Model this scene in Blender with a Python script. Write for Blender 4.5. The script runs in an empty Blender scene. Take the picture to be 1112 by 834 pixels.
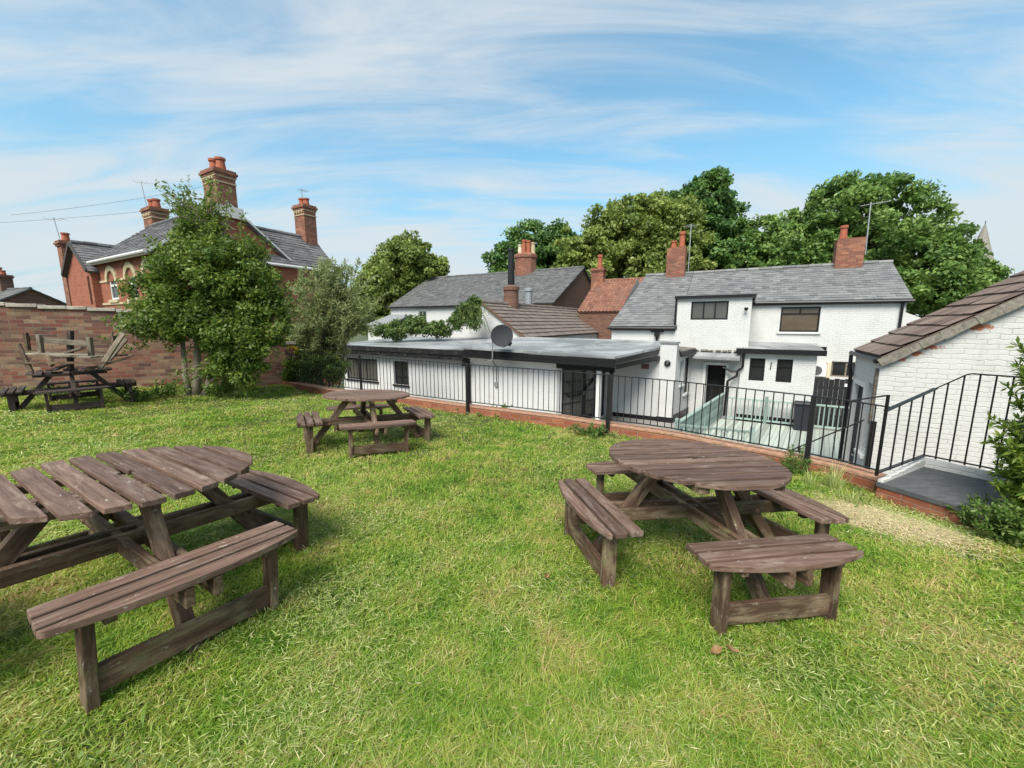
import bpy, math, random
import numpy as np
from mathutils import Vector, Matrix, Euler
R_ = math.radians
random.seed(7); rng = np.random.default_rng(11)
scene = bpy.context.scene
COL = scene.collection

# ------------------------------------------------------------------ camera
FPX = 430.0; EYE = 1.52; PIT = math.atan(67 / FPX)
cam = bpy.data.cameras.new('camera'); co = bpy.data.objects.new('camera', cam); COL.objects.link(co)
cam.sensor_width = 36.0; cam.lens = 36.0 * FPX / 1112.0
cam.clip_start = 0.05; cam.clip_end = 2000
co.location = (0, 0, EYE); co.rotation_euler = (math.pi / 2 - PIT, 0, 0)
scene.camera = co

# ------------------------------------------------------------------ exposure
scene.view_settings.view_transform = 'Standard'; scene.view_settings.look = 'None'
scene.view_settings.gamma = 1.0; scene.view_settings.use_curve_mapping = False
scene.view_settings.exposure = 1.5

# ------------------------------------------------------------------ sky and sun
SUN_EL, SUN_AZ = R_(52), R_(205)          # direction to the sun, azimuth clockwise from +Y
world = bpy.data.worlds.new('World'); scene.world = world; world.use_nodes = True
wt = world.node_tree; wt.nodes.clear()
def wn(t, **k):
    n = wt.nodes.new(t)
    for a, b in k.items(): setattr(n, a, b)
    return n
wo = wn('ShaderNodeOutputWorld'); bg = wn('ShaderNodeBackground'); bg.inputs['Strength'].default_value = 0.108
sky = wn('ShaderNodeTexSky', sky_type='NISHITA', sun_disc=False, sun_elevation=SUN_EL, sun_rotation=SUN_AZ)
sky.air_density = 1.0; sky.dust_density = 0.6; sky.ozone_density = 1.6
tint = wn('ShaderNodeMix', data_type='RGBA', blend_type='MULTIPLY'); tint.inputs[0].default_value = 1.0
wt.links.new(sky.outputs[0], tint.inputs[6]); tint.inputs[7].default_value = (0.47, 0.79, 0.75, 1)
tc = wn('ShaderNodeTexCoord'); sx = wn('ShaderNodeSeparateXYZ'); wt.links.new(tc.outputs['Generated'], sx.inputs[0])
def wmath(op, a, b=None, clamp=False):
    n = wn('ShaderNodeMath', operation=op, use_clamp=clamp)
    for i, v in enumerate((a, b)):
        if v is None: continue
        if isinstance(v, (int, float)): n.inputs[i].default_value = v
        else: wt.links.new(v, n.inputs[i])
    return n.outputs[0]
zz = wmath('ADD', wmath('MAXIMUM', sx.outputs[2], 0.0), 0.22)
cx = wmath('DIVIDE', sx.outputs[0], zz); cy = wmath('DIVIDE', sx.outputs[1], zz)
cv = wn('ShaderNodeCombineXYZ'); wt.links.new(cx, cv.inputs[0]); wt.links.new(cy, cv.inputs[1])
def cloud(rot, scale, seed, detail, rough, dist):
    m = wn('ShaderNodeMapping'); wt.links.new(cv.outputs[0], m.inputs[0])
    m.inputs['Rotation'].default_value = (0, 0, R_(rot)); m.inputs['Scale'].default_value = scale
    m.inputs['Location'].default_value = seed
    n = wn('ShaderNodeTexNoise'); wt.links.new(m.outputs[0], n.inputs['Vector'])
    n.inputs['Scale'].default_value = 1.0; n.inputs['Detail'].default_value = detail
    n.inputs['Roughness'].default_value = rough; n.inputs['Distortion'].default_value = dist
    return n.outputs[0]
c1 = cloud(24, (0.9, 3.9, 1), (3.1, 1.7, 0), 8, 0.6, 0.7)
c2 = cloud(30, (0.5, 1.0, 1), (7.3, 4.4, 0), 4, 0.5, 0.3)
cs = wmath('ADD', wmath('MULTIPLY', c1, 0.62), wmath('MULTIPLY', c2, 0.55))
# low bank of haze towards the horizon
low = wmath('MULTIPLY', wmath('SUBTRACT', 1.0, wmath('MULTIPLY', sx.outputs[2], 3.2), clamp=True), 0.03)
cs = wmath('ADD', cs, low)
ramp = wn('ShaderNodeValToRGB'); wt.links.new(cs, ramp.inputs[0])
ramp.color_ramp.interpolation = 'EASE'
ramp.color_ramp.elements[0].position = 0.43; ramp.color_ramp.elements[0].color = (0.10, 0.10, 0.10, 1)
ramp.color_ramp.elements[1].position = 0.70; ramp.color_ramp.elements[1].color = (0.92, 0.92, 0.92, 1)
cm = wn('ShaderNodeMix', data_type='RGBA'); wt.links.new(ramp.outputs[0], cm.inputs[0])
hz = wn('ShaderNodeMix', data_type='RGBA'); wt.links.new(wmath('MULTIPLY', wmath('SUBTRACT', 1.0, wmath('MULTIPLY', sx.outputs[2], 2.7), clamp=True), 0.9), hz.inputs[0])
wt.links.new(tint.outputs[2], hz.inputs[6]); hz.inputs[7].default_value = (1.25, 1.72, 2.02, 1)
wt.links.new(hz.outputs[2], cm.inputs[6]); cm.inputs[7].default_value = (2.35, 2.58, 2.72, 1)
wt.links.new(cm.outputs[2], bg.inputs['Color']); wt.links.new(bg.outputs[0], wo.inputs[0])
sl = bpy.data.lights.new('sun', 'SUN'); so = bpy.data.objects.new('sun', sl); COL.objects.link(so)
sl.energy = 2.3; sl.angle = R_(34); sl.color = (1.0, 0.94, 0.84)
sdir = Vector((math.sin(SUN_AZ) * math.cos(SUN_EL), math.cos(SUN_AZ) * math.cos(SUN_EL), math.sin(SUN_EL)))
so.rotation_euler = sdir.to_track_quat('Z', 'Y').to_euler(); so.location = sdir * 60

# ------------------------------------------------------------------ material helpers
class NT:
    def __init__(s, name):
        s.m = bpy.data.materials.new(name); s.m.use_nodes = True; s.t = s.m.node_tree
        s.b = s.t.nodes['Principled BSDF']; s.out = s.t.nodes['Material Output']
        s.b.inputs['Specular IOR Level'].default_value = 0.3
    def n(s, t, **k):
        x = s.t.nodes.new(t)
        for a, b in k.items(): setattr(x, a, b)
        return x
    def l(s, a, b): s.t.links.new(a, b)
    def coord(s, kind='Object', scale=(1, 1, 1), rndoff=0.0):
        c = s.n('ShaderNodeTexCoord').outputs[kind]
        if rndoff:
            v = s.n('ShaderNodeVectorMath', operation='ADD'); s.l(c, v.inputs[0])
            cb = s.n('ShaderNodeCombineXYZ'); r = s.m_('MULTIPLY', s.rnd(), rndoff)
            for i in range(3): s.l(r, cb.inputs[i])
            s.l(cb.outputs[0], v.inputs[1]); c = v.outputs[0]
        mp = s.n('ShaderNodeMapping'); s.l(c, mp.inputs[0]); mp.inputs['Scale'].default_value = scale
        return mp.outputs[0]
    def rnd(s): return s.n('ShaderNodeAttribute', attribute_name='rnd').outputs['Fac']
    def m_(s, op, a, b=0.0, clamp=False):
        n = s.n('ShaderNodeMath', operation=op, use_clamp=clamp)
        for i, v in enumerate((a, b)):
            if isinstance(v, (int, float)): n.inputs[i].default_value = v
            else: s.l(v, n.inputs[i])
        return n.outputs[0]
    def noise(s, vec, scale, detail=5, rough=0.55, dist=0.0):
        n = s.n('ShaderNodeTexNoise'); s.l(vec, n.inputs['Vector'])
        n.inputs['Scale'].default_value = scale; n.inputs['Detail'].default_value = detail
        n.inputs['Roughness'].default_value = rough; n.inputs['Distortion'].default_value = dist
        return n.outputs[0]
    def ramp(s, f, stops):
        r = s.n('ShaderNodeValToRGB'); s.l(f, r.inputs[0]); e = r.color_ramp.elements
        while len(e) < len(stops): e.new(0.5)
        for x, (p, c) in zip(e, stops):
            x.position = p; x.color = (c, c, c, 1) if isinstance(c, (int, float)) else (*c, 1)
        return r.outputs[0]
    def mix(s, f, a, b, blend='MIX'):
        n = s.n('ShaderNodeMix', data_type='RGBA', blend_type=blend)
        for i, v in ((0, f), (6, a), (7, b)):
            if isinstance(v, (int, float)): n.inputs[i].default_value = v
            elif isinstance(v, tuple): n.inputs[i].default_value = (*v, 1)
            else: s.l(v, n.inputs[i])
        return n.outputs[2]
    def col(s, c):
        if isinstance(c, tuple): s.b.inputs['Base Color'].default_value = (*c, 1)
        else: s.l(c, s.b.inputs['Base Color'])
    def rough(s, r):
        if isinstance(r, (int, float)): s.b.inputs['Roughness'].default_value = r
        else: s.l(r, s.b.inputs['Roughness'])
    def bump(s, h, strength=0.4, dist=0.01):
        b = s.n('ShaderNodeBump'); s.l(h, b.inputs['Height'])
        b.inputs['Strength'].default_value = strength; b.inputs['Distance'].default_value = dist
        s.l(b.outputs[0], s.b.inputs['Normal'])

def wood(name, dark, mid, grey, greyamt=0.5, pale=(0.36, 0.33, 0.27), moss=0.0):
    t = NT(name); v = t.coord('Object', (1, 1, 1), 17.0)
    mp = t.n('ShaderNodeMapping'); t.l(v, mp.inputs[0]); mp.inputs['Scale'].default_value = (1.3, 22, 22)
    g = t.noise(mp.outputs[0], 2.2, 8, 0.65, 0.4)
    c = t.ramp(g, [(0.3, dark), (0.7, mid)])
    mp2 = t.n('ShaderNodeMapping'); t.l(v, mp2.inputs[0]); mp2.inputs['Scale'].default_value = (2.2, 9, 9)
    w = t.noise(mp2.outputs[0], 1.6, 6, 0.7, 0.3)
    wm = t.ramp(w, [(0.62 - 0.25 * greyamt, 0.0), (0.85 - 0.2 * greyamt, 0.85)])
    c = t.mix(wm, c, grey)
    mp3 = t.n('ShaderNodeMapping'); t.l(v, mp3.inputs[0]); mp3.inputs['Scale'].default_value = (5, 16, 16)
    p = t.noise(mp3.outputs[0], 2.5, 5, 0.75, 0.2)
    c = t.mix(t.ramp(p, [(0.63, 0.0), (0.68, 0.85)]), c, pale)
    if moss:
        q = t.noise(v, 6, 5, 0.7)
        c = t.mix(t.ramp(q, [(0.6 - 0.2 * moss, 0.0), (0.72 - 0.1 * moss, 0.7)]), c, (0.13, 0.14, 0.06))
    tone = t.m_('ADD', t.m_('MULTIPLY', t.rnd(), 0.55), 0.72)
    mm = t.n('ShaderNodeVectorMath', operation='SCALE'); t.l(c, mm.inputs[0]); t.l(tone, mm.inputs['Scale'])
    t.col(mm.outputs[0]); t.rough(t.ramp(w, [(0.3, 0.55), (0.7, 0.85)])); t.bump(g, 0.8, 0.004)
    return t.m
def brick(name, c1, c2, mortar, w=0.225, h=0.075, extra=None, dirt=0.4, vary=None):
    t = NT(name); uv = t.n('ShaderNodeUVMap').outputs[0]
    wob = t.noise(uv, 3.0, 3, 0.6)
    ad = t.n('ShaderNodeVectorMath', operation='ADD'); t.l(uv, ad.inputs[0])
    sc = t.n('ShaderNodeVectorMath', operation='SCALE'); cb = t.n('ShaderNodeCombineXYZ'); t.l(wob, cb.inputs[0]); t.l(wob, cb.inputs[1])
    t.l(cb.outputs[0], sc.inputs[0]); sc.inputs['Scale'].default_value = 0.05 * h / 0.075; t.l(sc.outputs[0], ad.inputs[1])
    b = t.n('ShaderNodeTexBrick'); t.l(ad.outputs[0], b.inputs['Vector'])
    b.inputs['Scale'].default_value = 1.0; b.inputs['Brick Width'].default_value = w; b.inputs['Row Height'].default_value = h
    b.inputs['Mortar Size'].default_value = 0.07 * h; b.inputs['Mortar Smooth'].default_value = 0.3; b.inputs['Bias'].default_value = 0.0
    b.inputs['Color1'].default_value = (0, 0, 0, 1); b.inputs['Color2'].default_value = (1, 1, 1, 1); b.inputs['Mortar'].default_value = (0.5, 0.5, 0.5, 1)
    stops = [(0.0, c1), (1.0, c2)]
    if extra:
        n = len(extra) + 1; stops = [(0.0, c1)] + [((i + 1) / n, e) for i, e in enumerate(extra)] + [(1.0, c2)]
    c = t.ramp(b.outputs['Color'], stops)
    f = t.noise(uv, 30, 4, 0.7)
    c = t.mix(t.ramp(f, [(0.42, 0.0), (0.75, 0.75)]), c, (0.08, 0.055, 0.045))
    c = t.mix(b.outputs['Fac'], c, mortar)
    d = t.noise(uv, 1.3, 6, 0.65)
    c = t.mix(t.ramp(d, [(0.5, 0.0), (0.8, dirt)]), c, (0.07, 0.06, 0.05))
    t.col(c); t.rough(0.9)
    hgt = t.m_('SUBTRACT', t.m_('MULTIPLY', f, 0.4), b.outputs['Fac']); t.bump(hgt, 0.7, 0.012)
    return t.m
def painted_brick(name, base=(0.56, 0.56, 0.545), h=0.075, spots=(), dirt=0.55, course=0.45):
    t = NT(name); uv = t.n('ShaderNodeUVMap').outputs[0]
    wob = t.noise(uv, 3.6, 4, 0.65)
    ad = t.n('ShaderNodeVectorMath', operation='ADD'); t.l(uv, ad.inputs[0])
    sc = t.n('ShaderNodeVectorMath', operation='SCALE'); cb = t.n('ShaderNodeCombineXYZ'); t.l(wob, cb.inputs[0]); t.l(wob, cb.inputs[1])
    t.l(cb.outputs[0], sc.inputs[0]); sc.inputs['Scale'].default_value = 0.085; t.l(sc.outputs[0], ad.inputs[1])
    b = t.n('ShaderNodeTexBrick'); t.l(ad.outputs[0], b.inputs['Vector']); b.inputs['Scale'].default_value = 1.0
    b.inputs['Brick Width'].default_value = 3 * h; b.inputs['Row Height'].default_value = h
    b.inputs['Mortar Size'].default_value = 0.1 * h; b.inputs['Mortar Smooth'].default_value = 0.6
    f = t.noise(uv, 24, 5, 0.7); d = t.noise(uv, 0.9, 7, 0.7, 0.3)
    mp = t.n('ShaderNodeMapping'); t.l(uv, mp.inputs[0]); mp.inputs['Scale'].default_value = (5, 0.5, 1)
    st = t.noise(mp.outputs[0], 1.5, 5, 0.65)
    c = t.mix(t.ramp(d, [(0.45, 0.0), (0.85, dirt)]), base, (0.42, 0.42, 0.39))
    c = t.mix(t.ramp(st, [(0.58, 0.0), (0.85, dirt)]), c, (0.40, 0.39, 0.36))
    # chipped mortar lines where the paint has gone
    ch = t.m_('MULTIPLY', b.outputs['Fac'], t.ramp(t.noise(uv, 1.8, 4, 0.7), [(0.45, 0.0), (0.62, course)]))
    c = t.mix(ch, c, (0.23, 0.21, 0.19))
    for (u, v_, r) in spots:
        mpx = t.n('ShaderNodeMapping'); t.l(uv, mpx.inputs[0]); mpx.inputs['Location'].default_value = (-u, -v_ * 2.6, 0); mpx.inputs['Scale'].default_value = (1, 2.6, 1)
        ln = t.n('ShaderNodeVectorMath', operation='LENGTH'); t.l(mpx.outputs[0], ln.inputs[0])
        k = t.m_('ADD', ln.outputs['Value'], t.m_('MULTIPLY', t.m_('SUBTRACT', t.noise(uv, 11, 5, 0.75), 0.5), 0.42))
        c = t.mix(t.ramp(k, [(r, 1.0), (r + 0.025, 0.0)]), c, (0.40, 0.15, 0.075))
    t.col(c); t.rough(0.75)
    hgt = t.m_('SUBTRACT', t.m_('ADD', t.m_('MULTIPLY', f, 0.35), t.m_('MULTIPLY', t.noise(uv, 7, 4, 0.6), 0.8)), t.m_('MULTIPLY', b.outputs['Fac'], 0.8)); t.bump(hgt, 0.6, 0.014)
    return t.m
def simple(name, c, rough=0.6, vary=0.25, scale=8.0, bump=0.0, metal=0.0, dirt=None):
    t = NT(name); v = t.coord('Object')
    n = t.noise(v, scale, 6, 0.65)
    k = t.ramp(n, [(0.25, 1 - vary), (0.75, 1 + vary)])
    cc = t.mix(1.0, c, k, 'MULTIPLY')
    if dirt:
        cc = t.mix(t.ramp(t.noise(v, scale * 0.35, 6, 0.7), [(0.5, 0.0), (0.75, 0.7)]), cc, dirt)
    t.col(cc); t.rough(rough); t.b.inputs['Metallic'].default_value = metal
    if bump: t.bump(n, bump, 0.006)
    return t.m
def tiles(name, c1, c2, lichen=(0.3, 0.3, 0.24), amt=0.4, rough=0.8, extra=None):
    t = NT(name); v = t.coord('Object')
    st = [(0.0, c1), (1.0, c2)] if not extra else [(0.0, c1), (0.5, extra), (1.0, c2)]
    c = t.ramp(t.rnd(), st)
    n = t.noise(v, 1.1, 7, 0.72, 0.2)
    c = t.mix(t.ramp(n, [(0.5, 0.0), (0.75, amt)]), c, lichen)
    f = t.noise(v, 26, 4, 0.7)
    c = t.mix(t.m_('MULTIPLY', f, 0.4), c, (0.05, 0.05, 0.05))
    t.col(c); t.rough(rough); t.bump(f, 0.3, 0.005)
    return t.m
def leafmat(name, dark, mid, light, trans=0.3, rough=0.45):
    t = NT(name)
    c = t.ramp(t.rnd(), [(0.0, dark), (0.55, mid), (1.0, light)])
    t.col(c); t.rough(rough)
    tr = t.n('ShaderNodeBsdfTranslucent')
    hs = t.n('ShaderNodeHueSaturation'); t.l(c, hs.inputs['Color']); hs.inputs['Value'].default_value = 1.5
    t.l(hs.outputs[0], tr.inputs['Color'])
    mx = t.n('ShaderNodeMixShader'); mx.inputs[0].default_value = trans
    t.l(t.b.outputs[0], mx.inputs[1]); t.l(tr.outputs[0], mx.inputs[2]); t.l(mx.outputs[0], t.out.inputs[0])
    return t.m

M = {}
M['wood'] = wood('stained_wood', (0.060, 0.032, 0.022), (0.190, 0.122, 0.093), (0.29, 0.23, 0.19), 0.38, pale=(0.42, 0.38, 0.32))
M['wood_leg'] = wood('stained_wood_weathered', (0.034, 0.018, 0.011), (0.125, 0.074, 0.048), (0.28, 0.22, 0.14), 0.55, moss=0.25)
M['wood_old'] = wood('rotten_bare_wood', (0.06, 0.045, 0.035), (0.20, 0.155, 0.115), (0.30, 0.265, 0.21), 0.8, moss=0.25)
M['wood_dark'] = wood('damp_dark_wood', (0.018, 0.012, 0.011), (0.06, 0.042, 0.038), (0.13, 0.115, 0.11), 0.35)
M['garden_brick'] = brick('reclaimed_brick', (0.13, 0.045, 0.035), (0.36, 0.24, 0.15), (0.20, 0.17, 0.14), 0.26, 0.088,
                          extra=[(0.31, 0.20, 0.125), (0.24, 0.07, 0.045), (0.19, 0.065, 0.05), (0.30, 0.15, 0.09), (0.10, 0.05, 0.045), (0.26, 0.09, 0.055), (0.33, 0.21, 0.13), (0.20, 0.10, 0.07)], dirt=0.65)
M['house_brick'] = brick('red_house_brick', (0.30, 0.085, 0.045), (0.40, 0.14, 0.075), (0.30, 0.2, 0.15), 0.23, 0.075, extra=[(0.34, 0.10, 0.055)], dirt=0.25)
M['stack_brick'] = brick('chimney_brick', (0.26, 0.085, 0.05), (0.38, 0.16, 0.09), (0.26, 0.2, 0.16), 0.23, 0.08, extra=[(0.2, 0.075, 0.05)], dirt=0.6)
M['kerb_brick'] = brick('orange_kerb_brick', (0.30, 0.085, 0.04), (0.38, 0.14, 0.07), (0.27, 0.17, 0.12), 0.23, 0.085, extra=[(0.26, 0.075, 0.04)], dirt=0.55)
M['dark_brick'] = brick('sooty_brick', (0.12, 0.05, 0.035), (0.23, 0.10, 0.065), (0.16, 0.13, 0.11), 0.23, 0.08, extra=[(0.17, 0.09, 0.06)], dirt=0.6)
M['buff'] = simple('buff_stone', (0.46, 0.38, 0.24), 0.8, 0.2, 6)
M['white_wall'] = painted_brick('white_painted_brick')
M['white_long'] = painted_brick('white_painted_render', (0.56, 0.565, 0.56), dirt=0.4, course=0.25)
M['white_trim'] = simple('white_trim_paint', (0.62, 0.62, 0.60), 0.5, 0.08, 5, dirt=(0.55, 0.54, 0.5))
M['cream'] = simple('cream_render', (0.58, 0.50, 0.36), 0.8, 0.15, 3)
M['slate'] = tiles('welsh_slate', (0.115, 0.118, 0.122), (0.25, 0.25, 0.25), (0.27, 0.27, 0.26), 0.35, 0.6)
M['old_slate'] = tiles('old_slate', (0.075, 0.078, 0.08), (0.155, 0.155, 0.155), (0.27, 0.27, 0.24), 0.6, 0.75)
M['red_slate'] = tiles('lichen_slate', (0.085, 0.085, 0.095), (0.185, 0.18, 0.185), (0.29, 0.28, 0.25), 0.55, 0.7)
M['pantile'] = tiles('clay_pantile', (0.19, 0.072, 0.045), (0.33, 0.155, 0.10), (0.17, 0.13, 0.11), 0.7, 0.85)
M['conc_tile'] = tiles('brown_concrete_tile', (0.125, 0.085, 0.068), (0.25, 0.175, 0.14), (0.30, 0.265, 0.21), 0.7, 0.85)
M['mid_tile'] = tiles('weathered_brown_tile', (0.15, 0.115, 0.098), (0.23, 0.185, 0.16), (0.27, 0.25, 0.21), 0.5, 0.85)
M['felt'] = None
M['black'] = simple('black_gloss_paint', (0.012, 0.012, 0.013), 0.35, 0.3, 8)
M['iron'] = simple('black_painted_iron', (0.013, 0.013, 0.014), 0.45, 0.4, 20)
M['black_wood'] = wood('black_stained_board', (0.008, 0.008, 0.009), (0.024, 0.024, 0.026), (0.06, 0.06, 0.062), 0.3, pale=(0.09, 0.09, 0.09))
M['flash'] = simple('lead_flashing', (0.22, 0.23, 0.24), 0.55, 0.25, 7)
M['pot'] = simple('terracotta', (0.33, 0.10, 0.055), 0.8, 0.3, 9)
M['verge'] = simple('mossy_mortar', (0.20, 0.18, 0.15), 0.95, 0.5, 14, bump=0.8, dirt=(0.10, 0.10, 0.06))
M['concrete'] = simple('yard_concrete', (0.25, 0.24, 0.225), 0.9, 0.25, 3, bump=0.3, dirt=(0.14, 0.13, 0.11))
M['turq'] = wood('turquoise_board', (0.17, 0.235, 0.21), (0.28, 0.36, 0.325), (0.30, 0.36, 0.33), 0.4, pale=(0.48, 0.58, 0.54))
M['deckw'] = wood('pale_green_deck', (0.24, 0.27, 0.235), (0.40, 0.44, 0.395), (0.32, 0.32, 0.28), 0.5, pale=(0.5, 0.55, 0.5))
M['bin'] = simple('dark_plastic', (0.022, 0.025, 0.032), 0.45, 0.15, 5)
M['rust'] = simple('rusty_bolt', (0.14, 0.085, 0.055), 0.8, 0.4, 60)
M['steel'] = simple('galvanised_steel', (0.36, 0.38, 0.39), 0.45, 0.2, 10, metal=0.6)
M['dish'] = simple('grey_dish_paint', (0.03, 0.032, 0.036), 0.85, 0.15, 6)
M['bark'] = simple('grey_bark', (0.24, 0.20, 0.155), 0.9, 0.4, 12, bump=0.8, dirt=(0.12, 0.11, 0.07))
M['bark_dark'] = simple('brown_bark', (0.09, 0.07, 0.05), 0.9, 0.4, 9, bump=0.8)
M['plastic_white'] = simple('white_plastic', (0.70, 0.70, 0.68), 0.45, 0.06, 5)
M['stone'] = simple('spire_stone', (0.24, 0.22, 0.19), 0.9, 0.2, 2)
M['interior'] = simple('interior_shade', (0.018, 0.017, 0.016), 0.9, 0.3, 3)
M['straw'] = leafmat('dry_straw', (0.36, 0.29, 0.15), (0.56, 0.47, 0.27), (0.70, 0.61, 0.38), 0.2)
M['clip'] = leafmat('grass_clippings', (0.17, 0.25, 0.06), (0.31, 0.37, 0.11), (0.50, 0.50, 0.23), 0.2, 0.7)
M['leaf_bush'] = leafmat('bush_leaf', (0.05, 0.092, 0.015), (0.115, 0.18, 0.028), (0.25, 0.30, 0.06), 0.35)
M['leaf_grey'] = leafmat('grey_green_leaf', (0.12, 0.155, 0.055), (0.25, 0.295, 0.12), (0.42, 0.46, 0.24), 0.42)
M['leaf_lime'] = leafmat('lime_leaf', (0.106, 0.150, 0.032), (0.202, 0.264, 0.059), (0.326, 0.378, 0.106), 0.3)
M['leaf_deep'] = leafmat('deep_leaf', (0.047, 0.104, 0.030), (0.097, 0.190, 0.047), (0.194, 0.302, 0.076), 0.25)
M['leaf_mid'] = leafmat('mid_leaf', (0.068, 0.131, 0.029), (0.136, 0.232, 0.050), (0.242, 0.339, 0.088), 0.28)
M['leaf_pale'] = leafmat('pale_leaf', (0.075, 0.10, 0.028), (0.135, 0.165, 0.055), (0.20, 0.23, 0.09), 0.3)
M['leaf_ivy'] = leafmat('climber_leaf', (0.047, 0.088, 0.024), (0.101, 0.162, 0.041), (0.216, 0.270, 0.081), 0.28)
M['leaf_hedge'] = leafmat('hedge_leaf', (0.08, 0.15, 0.02), (0.165, 0.255, 0.035), (0.30, 0.36, 0.07), 0.35)
M['flower_y'] = leafmat('yellow_flower', (0.30, 0.24, 0.015), (0.46, 0.37, 0.02), (0.55, 0.46, 0.05), 0.2)
M['weed'] = leafmat('weed_leaf', (0.054, 0.108, 0.022), (0.102, 0.174, 0.036), (0.180, 0.240, 0.060), 0.3)
M['dead'] = leafmat('dead_leaf', (0.26, 0.13, 0.06), (0.36, 0.2, 0.1), (0.45, 0.3, 0.18), 0.2)
def mk_felt():
    t = NT('grey_roof_felt'); v = t.coord('Object')
    a = t.noise(v, 0.55, 6, 0.65, 0.5); b = t.noise(v, 30, 3, 0.6)
    cc = t.mix(t.ramp(a, [(0.4, 0.0), (0.62, 1.0)]), (0.15, 0.158, 0.163), (0.38, 0.395, 0.405))  # pale patches paint the sheen of wet felt into the colour
    br = t.n('ShaderNodeTexBrick'); t.l(v, br.inputs['Vector']); br.inputs['Scale'].default_value = 1; br.inputs['Brick Width'].default_value = 6.5; br.inputs['Row Height'].default_value = 0.95; br.inputs['Mortar Size'].default_value = 0.014
    cc = t.mix(t.m_('MULTIPLY', br.outputs['Fac'], 0.75), cc, (0.07, 0.075, 0.08))
    t.col(t.mix(t.ramp(t.noise(v, 2.7, 6, 0.7), [(0.6, 0.0), (0.72, 0.6)]), cc, (0.11, 0.115, 0.085)))
    t.rough(t.ramp(a, [(0.4, 0.62), (0.62, 0.32)])); t.b.inputs['Specular IOR Level'].default_value = 0.5
    t.bump(b, 0.2, 0.004); return t.m
M['felt'] = mk_felt()
def mk_glass(name, c, rough=0.06):
    t = NT(name); v = t.coord('Object'); n = t.noise(v, 1.5, 4, 0.6)
    t.col(t.mix(n, c, tuple(0.35 * x for x in c))); t.rough(rough); t.b.inputs['Specular IOR Level'].default_value = 0.55
    return t.m
M['glass'] = mk_glass('dark_window_glass', (0.035, 0.037, 0.035))
M['glass_brown'] = mk_glass('curtained_window_glass', (0.15, 0.115, 0.085))
M['glass_grey'] = mk_glass('dusty_window_glass', (0.12, 0.12, 0.105), 0.15)
def mk_grass():
    t = NT('grass_blade'); v = t.coord('Object'); r = t.rnd()
    n1 = t.noise(v, 0.8, 4, 0.6); n2 = t.noise(v, 3.2, 5, 0.7)
    k = t.m_('ADD', t.m_('MULTIPLY', n1, 0.50), t.m_('ADD', t.m_('MULTIPLY', n2, 0.78), t.m_('MULTIPLY', t.m_('SUBTRACT', r, 0.5), 0.36)))
    c = t.ramp(k, [(0.28, (0.060, 0.145, 0.012)), (0.46, (0.130, 0.255, 0.022)), (0.66, (0.255, 0.350, 0.042)), (0.83, (0.44, 0.40, 0.13)), (0.92, (0.48, 0.34, 0.17))])
    t.col(c); t.rough(0.5)
    tr = t.n('ShaderNodeBsdfTranslucent'); hs = t.n('ShaderNodeHueSaturation'); t.l(c, hs.inputs['Color']); hs.inputs['Value'].default_value = 1.6
    t.l(hs.outputs[0], tr.inputs['Color']); mx = t.n('ShaderNodeMixShader'); mx.inputs[0].default_value = 0.38
    t.l(t.b.outputs[0], mx.inputs[1]); t.l(tr.outputs[0], mx.inputs[2]); t.l(mx.outputs[0], t.out.inputs[0])
    return t.m
M['grass'] = mk_grass()
def mk_lawn():
    t = NT('lawn_turf'); v = t.coord('Object'); n = t.noise(v, 5, 6, 0.7); m = t.noise(v, 45, 4, 0.7)
    c = t.ramp(n, [(0.3, (0.032, 0.048, 0.011)), (0.55, (0.060, 0.075, 0.018)), (0.75, (0.12, 0.10, 0.04))])
    c = t.mix(t.m_('MULTIPLY', m, 0.5), c, (0.05, 0.05, 0.02))
    dry = t.n('ShaderNodeAttribute', attribute_name='dry').outputs['Fac']
    d2 = t.mix(m, (0.66, 0.55, 0.36), (0.45, 0.36, 0.21))
    c = t.mix(t.ramp(t.m_('ADD', dry, t.m_('MULTIPLY', t.m_('SUBTRACT', n, 0.5), 0.7)), [(0.4, 0.0), (0.6, 1.0)]), c, d2)
    t.col(c); t.rough(0.95); t.bump(m, 0.8, 0.02); return t.m
M['lawn'] = mk_lawn()
M['landing'] = None
def mk_landing():
    t = NT('ribbed_grey_matting'); uv = t.n('ShaderNodeUVMap').outputs[0]
    b = t.n('ShaderNodeTexBrick'); t.l(uv, b.inputs['Vector']); b.inputs['Scale'].default_value = 1
    b.inputs['Brick Width'].default_value = 0.12; b.inputs['Row Height'].default_value = 0.045; b.inputs['Mortar Size'].default_value = 0.004
    b.inputs['Color1'].default_value = (0.055, 0.058, 0.062, 1); b.inputs['Color2'].default_value = (0.09, 0.094, 0.098, 1); b.inputs['Mortar'].default_value = (0.05, 0.05, 0.055, 1)
    n = t.noise(uv, 3, 5, 0.6); t.col(t.mix(t.m_('MULTIPLY', n, 0.5), b.outputs['Color'], (0.11, 0.114, 0.114)))
    t.rough(0.8); t.bump(t.m_('SUBTRACT', 1.0, b.outputs['Fac']), 0.5, 0.006); return t.m
M['landing'] = mk_landing()

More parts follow.
